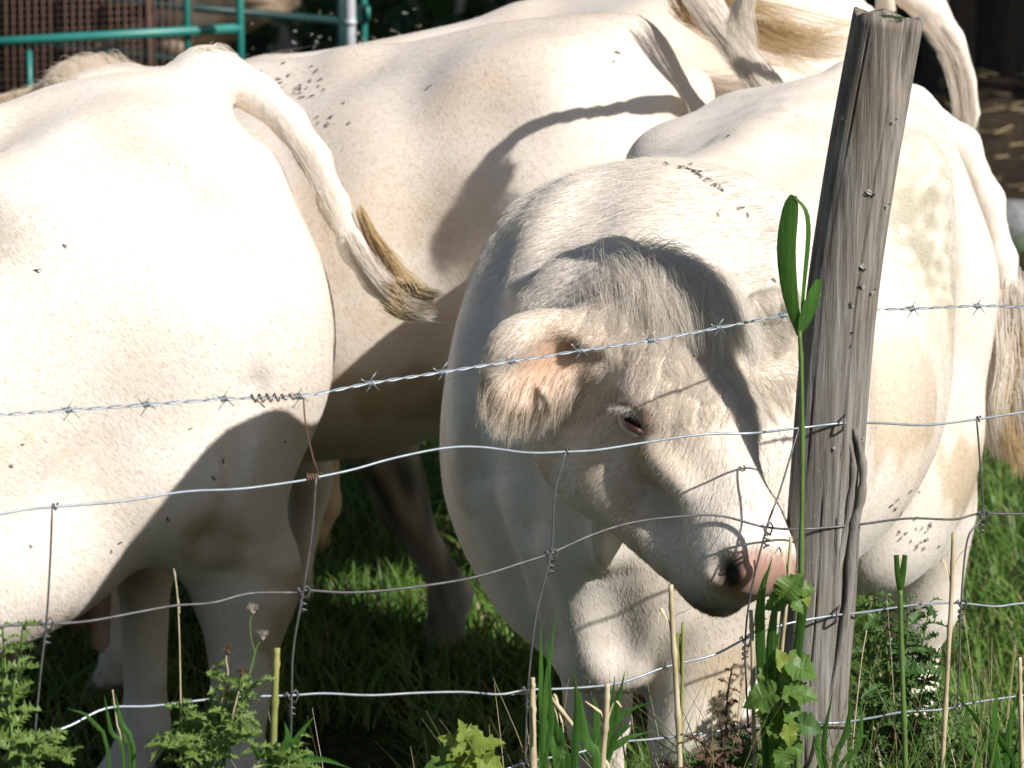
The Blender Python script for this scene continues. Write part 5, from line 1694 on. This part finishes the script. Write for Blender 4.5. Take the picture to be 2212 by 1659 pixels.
thistle('withered brown weed low before the foreleg', 5.98, [[(1480, 1590), (1510, 1600), (1540, 1640), (1550, 1700)], [(1525, 1640), (1535, 1670), (1540, 1700)], [(1430, 1640), (1450, 1670), (1470, 1700)]], M_DEAD, .028, 12, 14, name='dead_weed')

# grapevine climbing the reed, and the young vine at the bottom
def vine(label, d, stems, leaves, kind, seed, name='vine'):
    g = random.Random(seed)
    rt = root_of(stems[0][-1][0], d)
    t = empty(name, rt, label, 'plant')
    for s_ in stems:
        pp = crv([P(x_, y_, d) - rt for x_, y_ in s_], 22)
        m = MB(); m.tube(pp, [.0009 + .0010 * i / len(pp) for i in range(len(pp))], 6); m.build('stem', M_STEM, t)
    for x_, y_, s_, ang, mat in leaves:
        c = P(x_, y_, d - .02 + g.uniform(-.02, .02)) - rt
        al = Vector((math.sin(R(ang)), g.uniform(-.3, .1), math.cos(R(ang))))
        up = UPC + Vector((g.uniform(-.4, .4), 0, g.uniform(-.4, .4)))
        add_leaf(t, c - al.normalized() * s_ * .45, al, up, s_, kind, mat, g.randrange(4), curl=.22, fold=.16)
    return t
vine('light green grapevine leaves climbing past the nose of the grazing cow', 6.0,
     [[(1694, 1240), (1690, 1300), (1680, 1420), (1690, 1560), (1700, 1700), (1705, 1900)], [(1730, 1410), (1716, 1480), (1706, 1600), (1704, 1700)], [(1668, 1470), (1684, 1530), (1698, 1640)]],
     [(1712, 1264, .046, 40, M_VINE), (1742, 1272, .030, 95, M_VINE), (1672, 1304, .032, -120, M_VINE), (1722, 1308, .030, 130, M_VINE), (1740, 1292, .026, 150, M_YOUNG),
      (1736, 1446, .052, 115, M_VINE), (1690, 1424, .032, -20, M_YOUNG), (1666, 1478, .056, -150, M_VINE), (1640, 1510, .054, -110, M_VINE), (1712, 1506, .040, 160, M_VINE), (1740, 1500, .044, 100, M_VINE),
      (1660, 1548, .040, 180, M_YOUNG), (1716, 1552, .040, 140, M_VINE), (1706, 1590, .036, 170, M_YOUNG), (1716, 1610, .036, 120, M_VINE), (1676, 1590, .04, -160, M_VINE), (1752, 1570, .04, 110, M_THISD), (1690, 1640, .04, 200, M_VINE)], 'grape', 3)
vine('young yellow green lobed vine leaves at the bottom below the middle cow', 5.66,
     [[(1000, 1585), (1010, 1620), (1020, 1700), (1030, 1900)], [(960, 1640), (985, 1660), (1010, 1700)]],
     [(1012, 1612, .056, 10, M_YOUNG), (1050, 1606, .048, 75, M_YOUNG), (975, 1600, .036, -70, M_YOUNG), (1060, 1646, .048, 120, M_YOUNG), (1000, 1650, .056, -160, M_YOUNG), (1030, 1655, .05, 170, M_YOUNG), (950, 1648, .044, -100, M_VINE), (1000, 1578, .03, -10, M_YOUNG)], 'maple', 4)
# low weeds that fill the foot of the fence
n = 2600
px_ = np.concatenate([RNG.uniform(1380, 2300, 1900), RNG.uniform(-100, 1380, 700)])
off = RNG.uniform(-.25, .55, n)
d_ = fence_d(px_) + off
x_ = (px_ - 1106) / F_PX * d_
wb = np.stack([x_, d_, ground_z(x_, d_)], 1)
blades('weeds', wb, RNG.uniform(.10, .36, n) * np.where(px_ > 1380, 1.15, .8), RNG.uniform(.0016, .0042, n), RNG.uniform(.2, .9, n), M_GRASS, K=5)

M_TANGLE = blades_mat('dry_tangle', (.10, .12, .04), (.30, .25, .13), (.42, .35, .20), trans=.25)
n = 420
px_ = np.concatenate([RNG.uniform(1080, 2260, 300), RNG.uniform(-60, 1080, 120)])
d_ = fence_d(px_) + RNG.uniform(-.2, .35, n)
x_ = (px_ - 1106) / F_PX * d_
blades('dry_stems', np.stack([x_, d_, ground_z(x_, d_)], 1), RNG.uniform(.28, .52, n), RNG.uniform(.0006, .0011, n), RNG.uniform(.1, .7, n), M_TANGLE, K=6)

# ------------------------------------------------------------------ flies
M_FLY, nt_, b_ = new_mat('fly_black')
b_.inputs['Base Color'].default_value = (.018, .016, .014, 1); b_.inputs['Roughness'].default_value = .4
M_WING, nt_, b_ = new_mat('fly_wing')
b_.inputs['Base Color'].default_value = (.34, .31, .27, 1); b_.inputs['Roughness'].default_value = .3
def fly_mesh(open_):
    v, f, mi = [], [], []
    for cx, r, l in ((.0, .0011, .0024), (.0028, .0009, .0011)):
        b0 = len(v)
        for i in range(4):
            t_ = -1 + 2 * i / 3
            rr = r * math.sqrt(max(.08, 1 - t_ * t_))
            for j in range(5): v.append((cx + t_ * l, rr * math.cos(j * 1.2566), .0012 + rr * math.sin(j * 1.2566)))
        for i in range(3):
            for j in range(5): f.append((b0 + i * 5 + j, b0 + i * 5 + (j + 1) % 5, b0 + i * 5 + 5 + (j + 1) % 5, b0 + i * 5 + 5 + j)); mi.append(0)
    for s_ in (1, -1):
        b0 = len(v)
        if open_: v += [(.001, s_ * .0006, .002), (.0006, s_ * .0048, .0034), (-.0016, s_ * .0046, .0032), (-.0022, s_ * .001, .002)]
        else: v += [(.001, s_ * .0004, .0024), (-.0014, s_ * .0018, .0022), (-.0042, s_ * .0015, .0014), (-.0036, s_ * .0002, .0018)]
        f.append((b0, b0 + 1, b0 + 2, b0 + 3)); mi.append(1)
    me = bpy.data.meshes.new('fly')
    me.from_pydata(v, [], f)
    me.materials.append(M_FLY); me.materials.append(M_WING)
    me.polygons.foreach_set('material_index', mi)
    me.update()
    return me
FLY, FLYO = fly_mesh(False), fly_mesh(True)
def fly(p, nrm, label, group, me=None, s_=1.25):
    o = bpy.data.objects.new('fly', me or FLY)
    C.objects.link(o)
    z_ = Vector(nrm).normalized()
    x_ = z_.orthogonal().normalized()
    x_ = Matrix.Rotation(random.uniform(0, 6.28), 3, z_) @ x_
    y_ = z_.cross(x_)
    o.matrix_world = Matrix.Translation(p) @ Matrix((x_, y_, z_)).transposed().to_4x4() @ Matrix.Scale(s_ * random.uniform(.7, 1.35), 4)
    tag(o, label, 'fly', group)
from mathutils.bvhtree import BVHTree
BVH = {}
for k, cow in COWS.items(): pass
def cow_bvh(cow):
    if id(cow) not in BVH: BVH[id(cow)] = BVHTree.FromPolygons([tuple(q) for q in cow.w], [tuple(q) for q in cow.F])
    return BVH[id(cow)]
def flies_on(cow, spots, label, group):
    bv = cow_bvh(cow)
    o = Vector((0, 0, CAM_H))
    for px, py in spots:
        dr = (P(px, py, 8) - o).normalized()
        h, nn, _, _ = bv.ray_cast(o, dr)
        if h is None: continue
        if nn.dot(dr) > 0: nn = -nn
        fly(h + nn * .001, nn, label, group)
g = random.Random(11)
def cloud(cx, cy, sx, sy, n): return [(g.gauss(cx, sx), g.gauss(cy, sy)) for _ in range(n)]
flies_on(H, [(1437, 354), (1441, 357), (1466, 365), (1470, 362), (1476, 361), (1484, 366), (1492, 357), (1494, 368), (1499, 372), (1503, 373), (1511, 372), (1508, 378), (1515, 383), (1526, 389), (1533, 388), (1541, 400), (1547, 401), (1555, 405), (1561, 412), (1601, 450), (1616, 465), (1550, 465), (1574, 296), (1690, 597), (1671, 606)], 'tiny black fly in the line of flies behind the withers of the grazing cow', 'flies on the withers of the grazing cow')
flies_on(H, [(1965, 1060), (1984, 1062), (1938, 1078), (1924, 1090), (1932, 1098), (1945, 1106), (1976, 1118), (1990, 1140), (1998, 1148), (2005, 1135), (1996, 1166), (1988, 1170), (1966, 1168), (2010, 1128), (1978, 1180), (1956, 1150)] + cloud(1980, 1150, 30, 30, 8), 'tiny black fly on the hind flank of the grazing cow above the thistle bush', 'flies on the flank of the grazing cow')
flies_on(D, cloud(960, 108, 75, 9, 60) + cloud(1120, 88, 90, 9, 30), 'tiny black fly on the back of the farthest pale cow', 'flies on the back of the far cow')
flies_on(B, cloud(640, 190, 45, 22, 28) + cloud(700, 265, 50, 18, 9) + [(1334, 115), (1326, 134), (930, 188)], 'tiny black fly on the shoulder of the cow behind the swung tail', 'flies on the middle cow')
flies_on(A, [(140, 530), (82, 583), (412, 925), (48, 959), (24, 1005), (480, 995), (362, 1120), (460, 1032), (240, 1190), (66, 1180), (614, 953), (260, 1170)], 'small dark fly on the flank of the cow cut by the frame', 'flies on the left cow')
o_ = Vector((0, 0, CAM_H))
for q in range(90):
    x_, y_ = (g.gauss(800, 110), g.uniform(10, 120)) if q < 64 else (g.uniform(540, 1150), g.uniform(5, 110))
    d_2 = g.uniform(9.4, 11.5)
    p = P(x_, y_, d_2)
    if g.random() < .75: p = P(x_, 126 - abs(g.gauss(0, 42)), d_2)
    fly(p, Vector((g.gauss(0, .5), g.gauss(0, .5), 1)), 'tiny pale winged fly hovering in the air above the backs', 'flies in the air above the herd', FLYO, 1.3)
pv = BVHTree.FromPolygons([tuple(q) for q in (V2 + np.array(base0))], [tuple(q) for q in np.concatenate(F)])
for px, py in ((1826, 258), (1930, 260), (1880, 416), (1915, 443), (1864, 577), (1860, 618), (1884, 628), (1840, 657), (1840, 720), (1838, 751), (1769, 638), (1800, 970), (1856, 948)):
    dr = (P(px, py, 6) - o_).normalized()
    h, nn, _, _ = pv.ray_cast(o_, dr)
    if h is None: continue
    if nn.dot(dr) > 0: nn = -nn
    fly(h + nn * .001, nn, 'black fly sitting on the weathered wooden fence post', 'flies on the fence post', s_=1.5)
